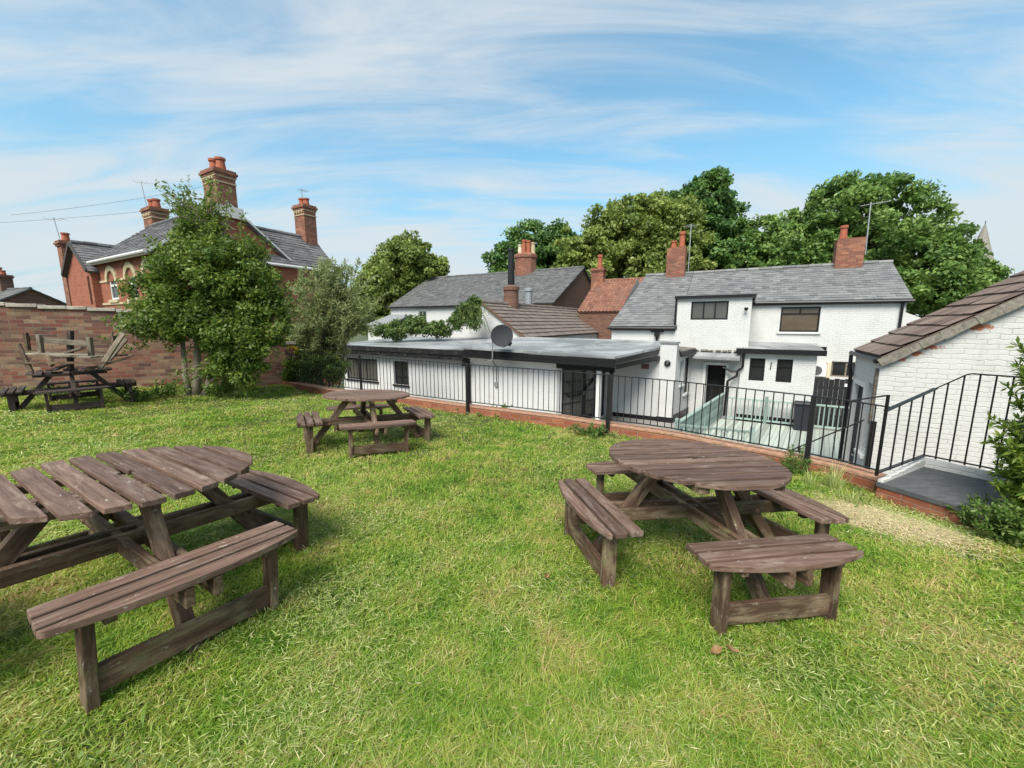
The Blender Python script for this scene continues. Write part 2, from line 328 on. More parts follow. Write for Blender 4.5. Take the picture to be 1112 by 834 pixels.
# ------------------------------------------------------------------ mesh helpers
class MB:
    def __init__(s): s.v = []; s.f = []; s.r = []; s.uv = []; s.M = None; s.rr = None
    def add(s, p):
        p = Vector(p); p = s.M @ p if s.M is not None else p
        s.v.append(p); return len(s.v) - 1
    def face(s, pts, uv=None, r=None):
        s.f.append([s.add(p) for p in pts]); s.uv.append(uv)
        s.r.append(r if r is not None else (s.rr if s.rr is not None else random.random()))
    def box(s, x0, x1, y0, y1, z0, z1, r=None):
        r = random.random() if r is None else r
        b = len(s.v)
        for z in (z0, z1):
            for x, y in ((x0, y0), (x1, y0), (x1, y1), (x0, y1)): s.add((x, y, z))
        for q in ((0, 3, 2, 1), (4, 5, 6, 7), (0, 1, 5, 4), (1, 2, 6, 5), (2, 3, 7, 6), (3, 0, 4, 7)):
            s.f.append([b + i for i in q]); s.r.append(r); s.uv.append(None)
        return s
    def bar(s, a, b, w, h, up=(0, 0, 1), r=None, lap=0.0):
        a, b = Vector(a), Vector(b); x = (b - a).normalized(); u = Vector(up)
        y = u.cross(x)
        if y.length < 1e-4: y = Vector((0, 1, 0)).cross(x)
        y.normalize(); z = x.cross(y)
        L = (b - a).length
        T = Matrix(((x.x, y.x, z.x, a.x), (x.y, y.y, z.y, a.y), (x.z, y.z, z.z, a.z), (0, 0, 0, 1)))
        old = s.M; s.M = T if old is None else old @ T
        s.box(-lap, L + lap, -w / 2, w / 2, -h / 2, h / 2, r); s.M = old; return s
    def prism(s, pts, z0, z1, r=None):
        r = random.random() if r is None else r; n = len(pts); b = len(s.v)
        for z in (z0, z1):
            for x, y in pts: s.add((x, y, z))
        s.f.append([b + i for i in range(n)][::-1]); s.f.append([b + n + i for i in range(n)])
        for i in range(n):
            j = (i + 1) % n; s.f.append([b + i, b + j, b + n + j, b + n + i])
        s.r += [r] * (n + 2); s.uv += [None] * (n + 2); return s
    def tube(s, pts, rad, n=8, r=None, cap=True):
        r = random.random() if r is None else r
        pts = [Vector(p) for p in pts]; k = len(pts); rad = [rad] * k if isinstance(rad, (int, float)) else list(rad)
        b = len(s.v); ref = None
        for i, p in enumerate(pts):
            d = (pts[min(i + 1, k - 1)] - pts[max(i - 1, 0)]).normalized()
            if ref is None: ref = Vector((0, 0, 1)) if abs(d.z) < 0.9 else Vector((1, 0, 0))
            u = d.cross(ref).normalized(); w = u.cross(d).normalized(); ref = w
            for q in range(n):
                a = 2 * math.pi * q / n; s.add(p + (u * math.cos(a) + w * math.sin(a)) * rad[i])
        c = 0
        for i in range(k - 1):
            for q in range(n):
                s.f.append([b + i * n + q, b + i * n + (q + 1) % n, b + (i + 1) * n + (q + 1) % n, b + (i + 1) * n + q]); c += 1
        if cap:
            s.f.append([b + q for q in range(n)][::-1]); s.f.append([b + (k - 1) * n + q for q in range(n)]); c += 2
        s.r += [r] * c; s.uv += [None] * c; return s
    def lathe(s, c, prof, n=16, r=None):
        r = random.random() if r is None else r; b = len(s.v); k = len(prof)
        for (rad, z) in prof:
            for q in range(n):
                a = 2 * math.pi * q / n; s.add((c[0] + rad * math.cos(a), c[1] + rad * math.sin(a), c[2] + z))
        cnt = 0
        for i in range(k - 1):
            for q in range(n):
                s.f.append([b + i * n + q, b + i * n + (q + 1) % n, b + (i + 1) * n + (q + 1) % n, b + (i + 1) * n + q]); cnt += 1
        s.f.append([b + q for q in range(n)][::-1]); s.f.append([b + (k - 1) * n + q for q in range(n)]); cnt += 2
        s.r += [r] * cnt; s.uv += [None] * cnt; return s
    def wall(s, x0, x1, z0, z1, y, holes=(), depth=0.12):
        xs = sorted({x0, x1, *[h[0] for h in holes], *[h[1] for h in holes]})
        zs = sorted({z0, z1, *[h[2] for h in holes], *[h[3] for h in holes]})
        for i in range(len(xs) - 1):
            for j in range(len(zs) - 1):
                cx_, cz_ = (xs[i] + xs[i + 1]) / 2, (zs[j] + zs[j + 1]) / 2
                if any(h[0] < cx_ < h[1] and h[2] < cz_ < h[3] for h in holes): continue
                s.face([(xs[i], y, zs[j]), (xs[i + 1], y, zs[j]), (xs[i + 1], y, zs[j + 1]), (xs[i], y, zs[j + 1])])
        for (a, b, c, d) in [h[:4] for h in holes]:
            s.face([(a, y, c), (a, y, d), (a, y + depth, d), (a, y + depth, c)])
            s.face([(b, y, c), (b, y + depth, c), (b, y + depth, d), (b, y, d)])
            s.face([(a, y, d), (b, y, d), (b, y + depth, d), (a, y + depth, d)])
            s.face([(a, y, c), (a, y + depth, c), (b, y + depth, c), (b, y, c)])
        return s
    def build(s, name, mat, parent=None, matrix=None, smooth=False, bevel=0.0):
        me = bpy.data.meshes.new(name); me.from_pydata([tuple(v) for v in s.v], [], s.f)
        at = me.attributes.new('rnd', 'FLOAT', 'FACE'); at.data.foreach_set('value', np.array(s.r, dtype=np.float32))
        uvl = me.uv_layers.new(name='UVMap'); uvs = []
        for fi, f in enumerate(s.f):
            if s.uv[fi] is not None: uvs += [c for q in s.uv[fi] for c in q]; continue
            P = [s.v[i] for i in f]; nrm = (P[1] - P[0]).cross(P[2] - P[0])
            if nrm.length < 1e-12 and len(P) > 3: nrm = (P[2] - P[0]).cross(P[3] - P[0])
            if nrm.length > 1e-12: nrm.normalize()
            if abs(nrm.z) > 0.8:
                for p in P: uvs += [p.x, p.y]
            else:
                t = Vector((-nrm.y, nrm.x, 0)); t.normalize()
                if abs(t.x) > 0.7 and t.x < 0 or abs(t.x) <= 0.7 and t.y < 0: t = -t
                for p in P: uvs += [p.dot(t), p.z]
        uvl.data.foreach_set('uv', np.array(uvs, dtype=np.float32))
        if smooth: me.polygons.foreach_set('use_smooth', [True] * len(me.polygons))
        me.materials.append(mat); me.update()
        o = bpy.data.objects.new(name, me); COL.objects.link(o)
        if parent is not None: o.parent = parent
        if matrix is not None: o.matrix_basis = matrix
        if bevel:
            b = o.modifiers.new('bevel', 'BEVEL'); b.width = bevel; b.segments = 2; b.limit_method = 'ANGLE'
        return o

def tag(o, label=None, cat=None, group=None, kind=None):
    if label: o['label'] = label
    if cat: o['category'] = cat
    if group: o['group'] = group
    if kind: o['kind'] = kind
    return o
def thing(name, label, cat, loc=(0, 0, 0), rz=0.0, group=None, matrix=None):
    o = bpy.data.objects.new(name, None); COL.objects.link(o); o.empty_display_size = 0.2
    if matrix is not None: o.matrix_basis = matrix
    else: o.location = loc; o.rotation_euler = (0, 0, rz)
    return tag(o, label, cat, group)
KIDS = {}
def copy_tree(o, parent=None):
    c = o.copy(); COL.objects.link(c)
    if parent is not None: c.parent = parent
    for ch in [x for x in COL.objects if x.parent == o]: copy_tree(ch, c)
    return c

# ------------------------------------------------------------------ terrain
GX, GY = 0.031, 0.056
YARD = -2.18
W0 = Vector((-7.02, 11.91)); WD = Vector((-0.890, -0.456)); WN = Vector((0.456, -0.890))
def sstep(a, b, x):
    t = np.clip((x - a) / (b - a), 0, 1); return t * t * (3 - 2 * t)
def gz(x, y):
    x = np.asarray(x, float); y = np.asarray(y, float)
    dx, dy = x - W0.x, y - W0.y
    D = dx * WN.x + dy * WN.y; S = dx * WD.x + dy * WD.y
    bank = 0.06 * sstep(1.6, 0.2, D)
    bump = 0.018 * np.sin(1.7 * x + 0.6 * y) * np.sin(1.3 * y - 0.8 * x) + 0.010 * np.sin(4.1 * x + 1.0) * np.sin(3.7 * y)
    dip = -0.10 * np.exp(-((x - 4.35) ** 2 + (y - 3.75) ** 2) / 0.45)
    return -(GX * x + GY * y) + bank + bump + dip
KERB = [(-7.0, 11.95), (-4.95, 10.45), (-2.45, 9.15), (-1.1, 8.35), (0.9, 7.25), (1.75, 6.65), (2.45, 6.2), (3.25, 5.42), (3.95, 4.75), (4.15, 4.28)]
EDGE = [(4.15, 4.28), (4.38, 3.46), (6.3, 2.35), (13.0, -1.5)]
def inside(px_, py_, poly):
    c = np.zeros(px_.shape, bool); n = len(poly)
    for i in range(n):
        x0, y0 = poly[i]; x1, y1 = poly[(i + 1) % n]
        if y0 == y1: continue
        k = ((y0 > py_) != (y1 > py_)) & (px_ < (x1 - x0) * (py_ - y0) / (y1 - y0) + x0); c ^= k
    return c
wend = W0 + WD * 24
LAWN = KERB + EDGE[1:] + [(13, -9), (wend.x, -9), (wend.x, wend.y)]
dry_c = Vector((3.42, 3.40)); dry_u = Vector((0.55, -0.83)).normalized()
def dryness(x, y):
    dx, dy = x - dry_c.x, y - dry_c.y
    a = dx * dry_u.x + dy * dry_u.y; b = -dx * dry_u.y + dy * dry_u.x
    return 1.0 - sstep(0.75, 1.25, np.sqrt((a / 0.46) ** 2 + (b / 0.44) ** 2))
def make_lawn():
    st = 0.12
    xs = np.arange(-29, 13.2, st); ys = np.arange(-9, 12.6, st)
    X, Y = np.meshgrid(xs, ys); Z = gz(X, Y)
    Cx, Cy = X[:-1, :-1] + st / 2, Y[:-1, :-1] + st / 2
    grow = [(x, y) for x, y in LAWN]
    ok = inside(Cx, Cy, grow)
    ny, nx = X.shape; idx = np.arange(nx * ny).reshape(ny, nx)
    q = np.stack([idx[:-1, :-1], idx[:-1, 1:], idx[1:, 1:], idx[1:, :-1]], -1)[ok]
    used = np.unique(q); remap = -np.ones(nx * ny, int); remap[used] = np.arange(len(used)); q = remap[q]
    V = np.stack([X.ravel(), Y.ravel(), Z.ravel()], -1)[used]
    me = bpy.data.meshes.new('lawn'); me.from_pydata(V.tolist(), [], q.tolist())
    d = me.attributes.new('dry', 'FLOAT', 'POINT'); d.data.foreach_set('value', dryness(V[:, 0], V[:, 1]).astype(np.float32))
    me.polygons.foreach_set('use_smooth', [True] * len(me.polygons)); me.materials.append(M['lawn'])
    o = bpy.data.objects.new('lawn', me); COL.objects.link(o); tag(o, kind='structure')
make_lawn()
g = MB(); g.face([(-900, -900, YARD - 0.03), (900, -900, YARD - 0.03), (900, 900, YARD - 0.03), (-900, 900, YARD - 0.03)])
tag(g.build('ground', simple('distant_ground', (0.07, 0.085, 0.04), 0.95, 0.4, 0.05)), kind='structure')
g = MB(); g.face([(-9, 26, YARD), (-9, 9, YARD), (14, -2.5, YARD), (22, 8, YARD), (14, 20, YARD)])
tag(g.build('yard', M['concrete']), kind='structure')

# ------------------------------------------------------------------ leaves
def quads(name, P, A, B, mat, rnd, parent=None, fold=0.0):
    """P centre base, A long half axis, B side half axis -> rhombus leaves"""
    n = len(P); V = np.empty((n, 4, 3), np.float32)
    V[:, 0] = P - A; V[:, 1] = P - B + A * 0.05; V[:, 2] = P + A; V[:, 3] = P + B + A * 0.05
    me = bpy.data.meshes.new(name)
    me.vertices.add(4 * n); me.vertices.foreach_set('co', V.ravel())
    me.loops.add(4 * n); me.loops.foreach_set('vertex_index', np.arange(4 * n, dtype=np.int32))
    me.polygons.add(n); me.polygons.foreach_set('loop_start', np.arange(0, 4 * n, 4, dtype=np.int32))
    me.polygons.foreach_set('loop_total', np.full(n, 4, np.int32))
    at = me.attributes.new('rnd', 'FLOAT', 'FACE'); at.data.foreach_set('value', np.clip(rnd, 0, 1).astype(np.float32))
    me.materials.append(mat); me.update(calc_edges=True)
    o = bpy.data.objects.new(name, me); COL.objects.link(o)
    if parent is not None: o.parent = parent
    return o
def unit(a): return a / np.maximum(np.linalg.norm(a, axis=-1, keepdims=True), 1e-9)
def leaf_axes(n, size, aspect, outward=None, droop=0.0, flat=0.5):
    d = unit(rng.normal(size=(n, 3)))
    if outward is not None: d = unit(d + outward * 0.5)
    d[:, 2] -= droop; d = unit(d)
    up = unit(rng.normal(size=(n, 3)) * (1 - flat) + np.array([0, 0, 1.0]) * flat + (outward * 0.6 if outward is not None else 0))
    side = unit(np.cross(d, up))
    s = size * rng.uniform(0.6, 1.25, (n, 1))
    return d * s, side * s * aspect
def crown_points(blobs, n_clump, per, spread, shell=0.75):
    """blobs: (centre, radii); clumps gather near the blob surface, leaves gather round each clump"""
    vol = np.array([b[1][0] * b[1][1] * b[1][2] for b in blobs]) ** 0.67; pick = rng.choice(len(blobs), n_clump, p=vol / vol.sum())
    C = np.array([b[0] for b in blobs])[pick]; Rr = np.array([b[1] for b in blobs])[pick]
    d = unit(rng.normal(size=(n_clump, 3))); rad = rng.uniform(shell, 1.03, (n_clump, 1)) ** 1.0
    inner = rng.random((n_clump, 1)) < 0.22; rad = np.where(inner, rng.uniform(0.2, shell, (n_clump, 1)), rad)
    cc = C + d * Rr * rad
    sc = rng.uniform(0.55, 1.35, (n_clump, 1)) * spread
    k = np.repeat(np.arange(n_clump), per)
    off = unit(rng.normal(size=(len(k), 3))) * rng.random((len(k), 1)) ** 0.5 * sc[k] * np.array([1, 1, 0.7])
    hue = rng.uniform(0.15, 0.75, n_clump)
    return cc[k] + off, unit(off + d[k] * sc[k] * 0.5), hue[k]
def limb_tubes(mb, base, top, blobs, r0, n=5, wob=0.08):
    base, top = Vector(base), Vector(top); L = (top - base).length
    pts = []
    for i in range(6):
        f = i / 5; p = base.lerp(top, f); p += Vector((random.uniform(-1, 1), random.uniform(-1, 1), 0)) * wob * L * f * 0.5; pts.append(p)
    mb.tube(pts, [r0 * (1.25 if i == 0 else 1 - 0.13 * i) for i in range(6)], 9)
    for _ in range(n):
        c, r = random.choice(blobs); st = pts[random.randint(2, 5)]
        e = Vector(c) + Vector([random.uniform(-0.4, 0.4) * q for q in r])
        mid = st.lerp(e, 0.5) + Vector((random.uniform(-1, 1), random.uniform(-1, 1), random.uniform(-.3, .3))) * 0.06 * L
        mb.tube([st, st.lerp(mid, 0.6), mid, e], [r0 * 0.45, r0 * 0.33, r0 * 0.25, r0 * 0.08], 6)
def tree(name, label, cat, base, blobs, trunk_top, r0, leafm, barkm, n_clump, per, spread, size, aspect=0.55, group=None, limbs=6, shell=0.75, flat=0.4, droop=0.1, extra=None):
    root = thing(name, label, cat, base, 0, group)
    b = Vector(base); mb = MB(); rb = [(tuple(Vector(c) - b), r) for c, r in blobs]
    limb_tubes(mb, (0, 0, -0.1), tuple(Vector(trunk_top) - b), rb, r0, limbs)
    if extra: extra(mb, rb)
    mb.build('trunk', barkm, root, smooth=True)
    P, O, h = crown_points(rb, n_clump, per, spread, shell)
    A, B = leaf_axes(len(P), size, aspect, O, droop, flat)
    quads('crown', P, A, B, leafm, h + rng.normal(0, 0.18, len(P)), root)
    return root

exec_parts = []
# ------------------------------------------------------------------ garden edge: kerb wall, railing, landing
def offset_line(pts, off):
    out = []
    for i, p in enumerate(pts):
        a = Vector(pts[max(i - 1, 0)]); b = Vector(pts[min(i + 1, len(pts) - 1)]); d = (b - a).normalized()
        out.append(Vector(p) + Vector((-d.y, d.x)) * off)
    return out
def strip_wall(mb, pts, width, z0, z1s):
    back = offset_line(pts, width); u = 0
    for i in range(len(pts) - 1):
        a, b = Vector(pts[i]), Vector(pts[i + 1]); c, d = back[i], back[i + 1]; L = (b - a).length
        za, zb = z1s[i], z1s[i + 1]
        A0, B0, C0, D0 = [(p.x, p.y, z0) for p in (a, b, c, d)]
        A1, B1, C1, D1 = (a.x, a.y, za), (b.x, b.y, zb), (c.x, c.y, za), (d.x, d.y, zb)
        mb.face([A0, B0, B1, A1], [(u, z0), (u + L, z0), (u + L, zb), (u, za)])
        mb.face([D0, C0, C1, D1], [(u + L, z0), (u, z0), (u, za), (u + L, zb)])
        mb.face([A1, B1, D1, C1], [(u, 0.02), (u + L, 0.02), (u + L, 0.02 + width), (u, 0.02 + width)])
        if i == 0: mb.face([C0, A0, A1, C1], [(0, z0), (width, z0), (width, za), (0, za)])
        if i == len(pts) - 2: mb.face([B0, D0, D1, B1], [(0, z0), (width, z0), (width, zb), (0, zb)])
        u += L
kz = [-0.27 + 0.03 * i / 9 for i in range(10)]
kw = MB(); strip_wall(kw, KERB, 0.24, YARD - 0.05, kz)
k_ = kw.build('retaining_wall', M['kerb_brick'])
tag(k_, 'low orange brick retaining wall running under the black railing', 'wall')
cap = MB(); strip_wall(cap, offset_line(KERB, -0.006), 0.252, -0.262, [z + 0.012 for z in kz])
cap.build('coping', simple('worn_brick_edge', (0.36, 0.20, 0.13), 0.9, 0.5, 16, bump=0.5, dirt=(0.2, 0.15, 0.11)), k_)
e2 = [(4.40, 3.42), (6.3, 2.33), (13.0, -1.52)]
kw2 = MB(); strip_wall(kw2, e2, 0.22, YARD - 0.05, [-0.24, -0.22, -0.2])
tag(kw2.build('retaining_wall', M['kerb_brick']), 'orange brick retaining wall carrying on behind the leafy hedge', 'wall')

def along(pts, s):
    acc = 0
    for i in range(len(pts) - 1):
        a, b = Vector(pts[i]), Vector(pts[i + 1]); L = (b - a).length
        if s <= acc + L or i == len(pts) - 2: return a.lerp(b, (s - acc) / L), (b - a).normalized()
        acc += L
def plen(pts): return sum((Vector(pts[i + 1]) - Vector(pts[i])).length for i in range(len(pts) - 1))
FL = [tuple(p) for p in offset_line(KERB, 0.10)]
FT = plen(FL)
def s_of(x, y):
    best = min(((along(FL, i * FT / 600)[0] - Vector((x, y))).length, i * FT / 600) for i in range(601)); return best[1]
rail = thing('metal_railing', 'long black metal railing with thin upright bars on the orange brick kerb', 'railing', (FL[5][0], FL[5][1], -0.25))
RO = Vector((FL[5][0], FL[5][1], -0.25))
def rz_top(s): return 0.70 - 0.12 * s / FT
def rpt(s, z): p, _ = along(FL, s); return Vector((p.x, p.y, z)) - RO
posts = [0.04, s_of(-3.85, 10.0), s_of(-0.9, 8.3), s_of(1.72, 6.75), s_of(3.86, 4.95), FT - 0.03]
for i, s in enumerate(posts[:5]):
    mb = MB(); p = rpt(s, 0); _, d = along(FL, s)
    off = Vector((d.y, -d.x, 0)) * (0.0 if i in (0, 1, 5) else 0.135)
    zb = -0.30 if i in (0, 1, 5) else float(gz(p.x + RO.x, p.y + RO.y)) - 0.1
    w = 0.045 if i in (0, 1, 5) else 0.058
    mb.bar(p + off + Vector((0, 0, zb)), p + off + Vector((0, 0, rz_top(s) + (0.03 if i < 5 else 0.15))), w, w, up=(d.x, d.y, 0))
    if i in (2, 3, 4):
        mb.bar(p + Vector((0, 0, rz_top(s) - 0.03)), p + off + Vector((0, 0, rz_top(s) - 0.03)), 0.03, 0.03)
        mb.bar(p + Vector((0, 0, -0.17)), p + off + Vector((0, 0, -0.17)), 0.03, 0.03)
    mb.build('post', M['iron'], rail)
nb = 0
for i in range(5):
    s0, s1 = posts[i], posts[i + 1]; mb = MB(); n = max(2, int((s1 - s0) / 0.35))
    ss = [s0 + (s1 - s0) * k / n for k in range(n + 1)]
    for k in range(n):
        mb.bar(rpt(ss[k], rz_top(ss[k])), rpt(ss[k + 1], rz_top(ss[k + 1])), 0.042, 0.012, lap=0.002)
    pan = mb.build('top_rail', M['iron'], rail); mb = MB()
    for k in range(n): mb.bar(rpt(ss[k], -0.17), rpt(ss[k + 1], -0.17), 0.035, 0.012, lap=0.002)
    mb.build('bottom_rail', M['iron'], rail)
    nbar = int((s1 - s0) / 0.112); far = MB()
    for k in range(1, nbar):
        s = s0 + (s1 - s0) * k / nbar; b = MB() if i > 1 else far
        jx = Vector((random.gauss(0, 0.002), random.gauss(0, 0.002), 0))
        b.tube([rpt(s, -0.17), rpt(s, rz_top(s)) + jx], 0.0075, 6)
        if i > 1: b.build('baluster', M['iron'], pan); nb += 1
    if i <= 1: tag(far.build('balusters', M['iron'], pan), kind='stuff')

LZ = -0.24
ld = thing('doorstep_landing', 'grey ribbed landing slab at the head of the yard steps with low white kerb', 'landing', (4.9, 4.1, LZ))
LO = Vector((4.9, 4.1, LZ)); lp = [(4.07, 4.20), (4.395, 3.44), (5.75, 3.62), (5.08, 4.68)]
mb = MB(); mb.M = Matrix.Translation(-LO); strip_pts = lp
mb.prism([(x, y) for x, y in lp], LZ - 0.05, LZ); mb.build('slab', M['landing'], ld)
mb = MB(); mb.M = Matrix.Translation(-LO); q = [(x + (4.9 - x) * 0.015, y + (4.1 - y) * 0.015) for x, y in lp]
mb.prism(q, YARD, LZ - 0.053); mb.build('brick_base', M['kerb_brick'], ld)
KA, KB, KC = Vector((3.99, 4.13)), Vector((5.11, 4.71)), Vector((5.62, 3.92))
mb = MB(); mb.M = Matrix.Translation(-LO)

for i in range(6):
    f0, f1 = .1 + .9 * i / 6, .1 + .9 * (i + 1) / 6; a_, b_ = KA.lerp(KB, f0), KA.lerp(KB, f1); tp_ = -.232 + .085 * f1
    mb.bar((a_.x, a_.y, (tp_ - .243) / 2), (b_.x, b_.y, (tp_ - .243) / 2), 0.05, tp_ + .243)
mb.bar((KB.x, KB.y, -0.196), (KC.x, KC.y, -0.196), 0.06, 0.10, lap=0.03)
mb.build('kerb', M['white_wall'], ld)
# stair railing
sr = thing('stair_railing', 'black metal stair railing rising round the grey landing by the white gable', 'railing', (KB.x, KB.y, -0.14))
SO = Vector((KB.x, KB.y, -0.14))
tops = [(0.0, 0.59), (1.26, 0.73), (1.36, 0.814), (1.49, 0.925), (1.53, 0.94), (2.3, 0.94)]
SL = [tuple(KA), tuple(KB), tuple(KC)]; ST = plen(SL)
def ztop(s):
    for (a, za), (b, zb) in zip(tops, tops[1:]):
        if s <= b: return za + (zb - za) * (s - a) / (b - a)
    return tops[-1][1]
def sp(s, z): p, _ = along(SL, s); return Vector((p.x, p.y, z)) - SO
mb = MB(); ss = [0.0, 0.6, 1.2612, 1.36, 1.49, 1.53, 1.9, ST]
for a, b in zip(ss, ss[1:]):
    mb.bar(sp(a, ztop(a)), sp(b, ztop(b)), 0.04, 0.014, lap=0.003)
pan = mb.build('top_rail', M['iron'], sr); mb = MB()
for a, b in ((0, 1.2612), (1.2612, ST)): mb.bar(sp(a, -0.105), sp(b, -0.105), 0.035, 0.012, lap=0.003)
mb.build('bottom_rail', M['iron'], sr)
s = 0.02; k = 0
while s < ST:
    b = MB(); b.tube([sp(s, -0.13), sp(s, ztop(s))], 0.0085, 6); b.build('baluster', M['iron'], pan); s += 0.305 if s < 1.2 else 0.118
mb = MB(); mb.bar(sp(0.0, -0.14), sp(0.0, 0.76), 0.022, 0.022, up=(1, 0, 0)); mb.build('post', M['iron'], sr)
sd = Vector((-0.72, 0.70)).normalized()
def stp(s, z): return Vector((KB.x + sd.x * s, KB.y + sd.y * s, z)) - SO
mb = MB(); mb.bar(stp(.6, 0.71 - 0.787 * .6), stp(1.55, 0.71 - 0.787 * 1.55), 0.04, 0.014)
mb.bar(stp(1.55, 0.71 - 0.787 * 1.55 + 0.02), stp(1.55, YARD), 0.04, 0.04, up=(1, 0, 0))
hr = mb.build('handrail', M['iron'], sr); mb = MB(); mb.bar(stp(.6, -0.13 - 0.787 * .6), stp(1.55, -0.13 - 0.787 * 1.55), 0.035, 0.012); mb.build('bottom_rail', M['iron'], sr)
for k in range(5, 12):
    s = k * 0.125; b = MB(); b.tube([stp(s, 0.71 - 0.787 * s), stp(s, -0.13 - 0.787 * s)], 0.0075, 6); b.build('baluster', M['iron'], hr)
mb = MB(); pa = Vector((KA.x, KA.y)); mb.bar(Vector((pa.x, pa.y, 0.755)) - SO, Vector((pa.x + sd.x * 0.28, pa.y + sd.y * 0.28, 0.66)) - SO, 0.035, 0.013); mb.build('handrail', M['iron'], sr)
st_ = thing('concrete_steps', 'worn concrete steps going down from the landing into the yard', 'steps', (4.6, 5.1, YARD))
mb = MB(); nn = Vector((0.70, 0.72)); T0 = Vector((KB.x, KB.y)) - nn * 0.95
for k in range(8):
    a = T0 + sd * (0.1 + 0.27 * k); z = LZ - 0.2 * (k + 1)
    c = [a, a + nn * 0.92, a + nn * 0.92 + sd * 0.27, a + sd * 0.27]
    mb.prism([(p.x - 4.6, p.y - 5.1) for p in c], 0, z - YARD)
mb.build('treads', M['concrete'], st_)

# ------------------------------------------------------------------ old brick garden wall on the left
gw = thing('garden_wall', 'old wall of mixed red and buff bricks behind the bush and broken table', 'wall', (W0.x, W0.y, -0.5))
ang = math.atan2(WD.y, WD.x)
GW = Matrix.Translation((W0.x, W0.y, -0.5)) @ Matrix.Rotation(ang, 4, 'Z'); gw.matrix_basis = GW
# local x runs from the railing corner towards the camera, +y is away into the garden's left (outside)
mb = MB()
for (a, b, h0, h1) in ((-0.45, 1.55, 1.36, 1.40), (1.55, 24, 2.20, 3.3)):
    n = int((b - a) / 0.25) + 1
    for i in range(n):
        xa, xb = a + (b - a) * i / n, a + (b - a) * (i + 1) / n
        za, zb = h0 + (h1 - h0) * i / n, h0 + (h1 - h0) * (i + 1) / n
        def yw(x, z): return 0.012 * math.sin(x * 1.7 + z * 2.2) + 0.008 * math.sin(x * 5.1 - z * 3)
        zs = [-1.8, -0.2, 0.4, 1.0, None]
        for q in range(4):
            z0a = zs[q]; z1a = zs[q + 1] if zs[q + 1] is not None else za; z1b = zs[q + 1] if zs[q + 1] is not None else zb
            P = [(xa, yw(xa, z0a), z0a), (xb, yw(xb, z0a), z0a), (xb, yw(xb, z1b), z1b), (xa, yw(xa, z1a), z1a)]
            mb.face(P[::-1], [(p[0], p[2]) for p in P][::-1])
        mb.face([(xa, 0, za), (xb, 0, zb), (xb, -0.34, zb), (xa, -0.34, za)], [(xa, 0), (xb, 0), (xb, .3), (xa, .3)])
        mb.face([(xa, -0.34, -1.8), (xb, -0.34, -1.8), (xb, -0.34, zb), (xa, -0.34, za)])
    for x in (a, b):
        h = h0 if x == a else h1
        mb.face([(x, 0, -1.8), (x, -0.34, -1.8), (x, -0.34, h), (x, 0, h)])
# after rotation local +y points into the garden side or out of it: keep the face on the garden side
sgn = 1 if (Matrix.Rotation(ang, 2) @ Vector((0, 1))).dot(WN) > 0 else -1
if sgn < 0:
    for v in mb.v: v.y = -v.y
    mb.f = [f[::-1] for f in mb.f]; mb.uv = [u[::-1] if u else None for u in mb.uv]
mb.build('brickwork', M['garden_brick'], gw)
mb = MB()
for (a, b, h0, h1) in ((-0.5, 1.54, 1.36, 1.40), (1.5, 24, 2.20, 3.3)):
    x = a
    while x < b:
        L = random.uniform(0.35, 0.55); z = h0 + (h1 - h0) * (x - a) / (b - a) + random.uniform(-0.008, 0.008)
        y0, y1 = (-0.38, 0.045) if sgn > 0 else (-0.045, 0.38)
        jj = random.uniform(-0.012, 0.012)
        mb.box(x, min(x + L - 0.008, b), y0 + jj, y1 + jj, z + 0.002, z + 0.085); x += L
mb.build('coping', simple('weathered_coping', (0.40, 0.355, 0.30), 0.9, 0.35, 9, bump=0.6, dirt=(0.2, 0.17, 0.14)), gw, bevel=0.012)

# ------------------------------------------------------------------ building helpers
def frame(x, y, z, deg): return Matrix.Translation((x, y, z)) @ Matrix.Rotation(R_(deg), 4, 'Z')
CUR = Matrix.Identity(4)
def nb_(T=None):
    m = MB(); m.M = CUR if T is None else CUR @ T; return m
def fthing(name, label, cat, F_, off, group=None):
    global CUR
    o = thing(name, label, cat, group=group, matrix=F_ @ Matrix.Translation(off)); CUR = Matrix.Translation(-Vector(off)); return o
def T_(x, y, z=0, deg=0): return Matrix.Translation((x, y, z)) @ Matrix.Rotation(R_(deg), 4, 'Z')
def window(parent, x0, x1, z0, z1, T, cols=(1,), trans=None, fm='black', pm='glass', sill=None, fw=0.055, y=0.05, sillm='white_trim', lights=None):
    m = nb_(T); d0, d1 = y, y + 0.06
    m.box(x0, x1, d0, d1, z0, z0 + fw); m.box(x0, x1, d0, d1, z1 - fw, z1)
    m.box(x0, x0 + fw, d0 + .002, d1 - .002, z0 + fw, z1 - fw); m.box(x1 - fw, x1, d0 + .002, d1 - .002, z0 + fw, z1 - fw)
    tot = sum(cols); acc = 0
    for c in cols[:-1]:
        acc += c; x = x0 + (x1 - x0) * acc / tot
        m.box(x - fw * .45, x + fw * .45, d0 + .004, d1 - .004, z0 + fw, z1 - fw)
    if trans:
        for tz in (trans if isinstance(trans, (list, tuple)) else [trans]):
            z = z0 + (z1 - z0) * tz; m.box(x0 + fw, x1 - fw, d0 - .006, d1 - .006, z - fw * .45, z + fw * .45)
    w = m.build('window', M[fm], parent)
    p = nb_(T); p.box(x0 + .01, x1 - .01, y + .025, y + .04, z0 + .01, z1 - .01); p.build('pane', M[pm], w)
    if sill:
        q = nb_(T); q.box(x0 - .07, x1 + .07, -0.07, y + .02, z0 - sill, z0 - 0.003); q.build('sill', M[sillm], w)
    return w
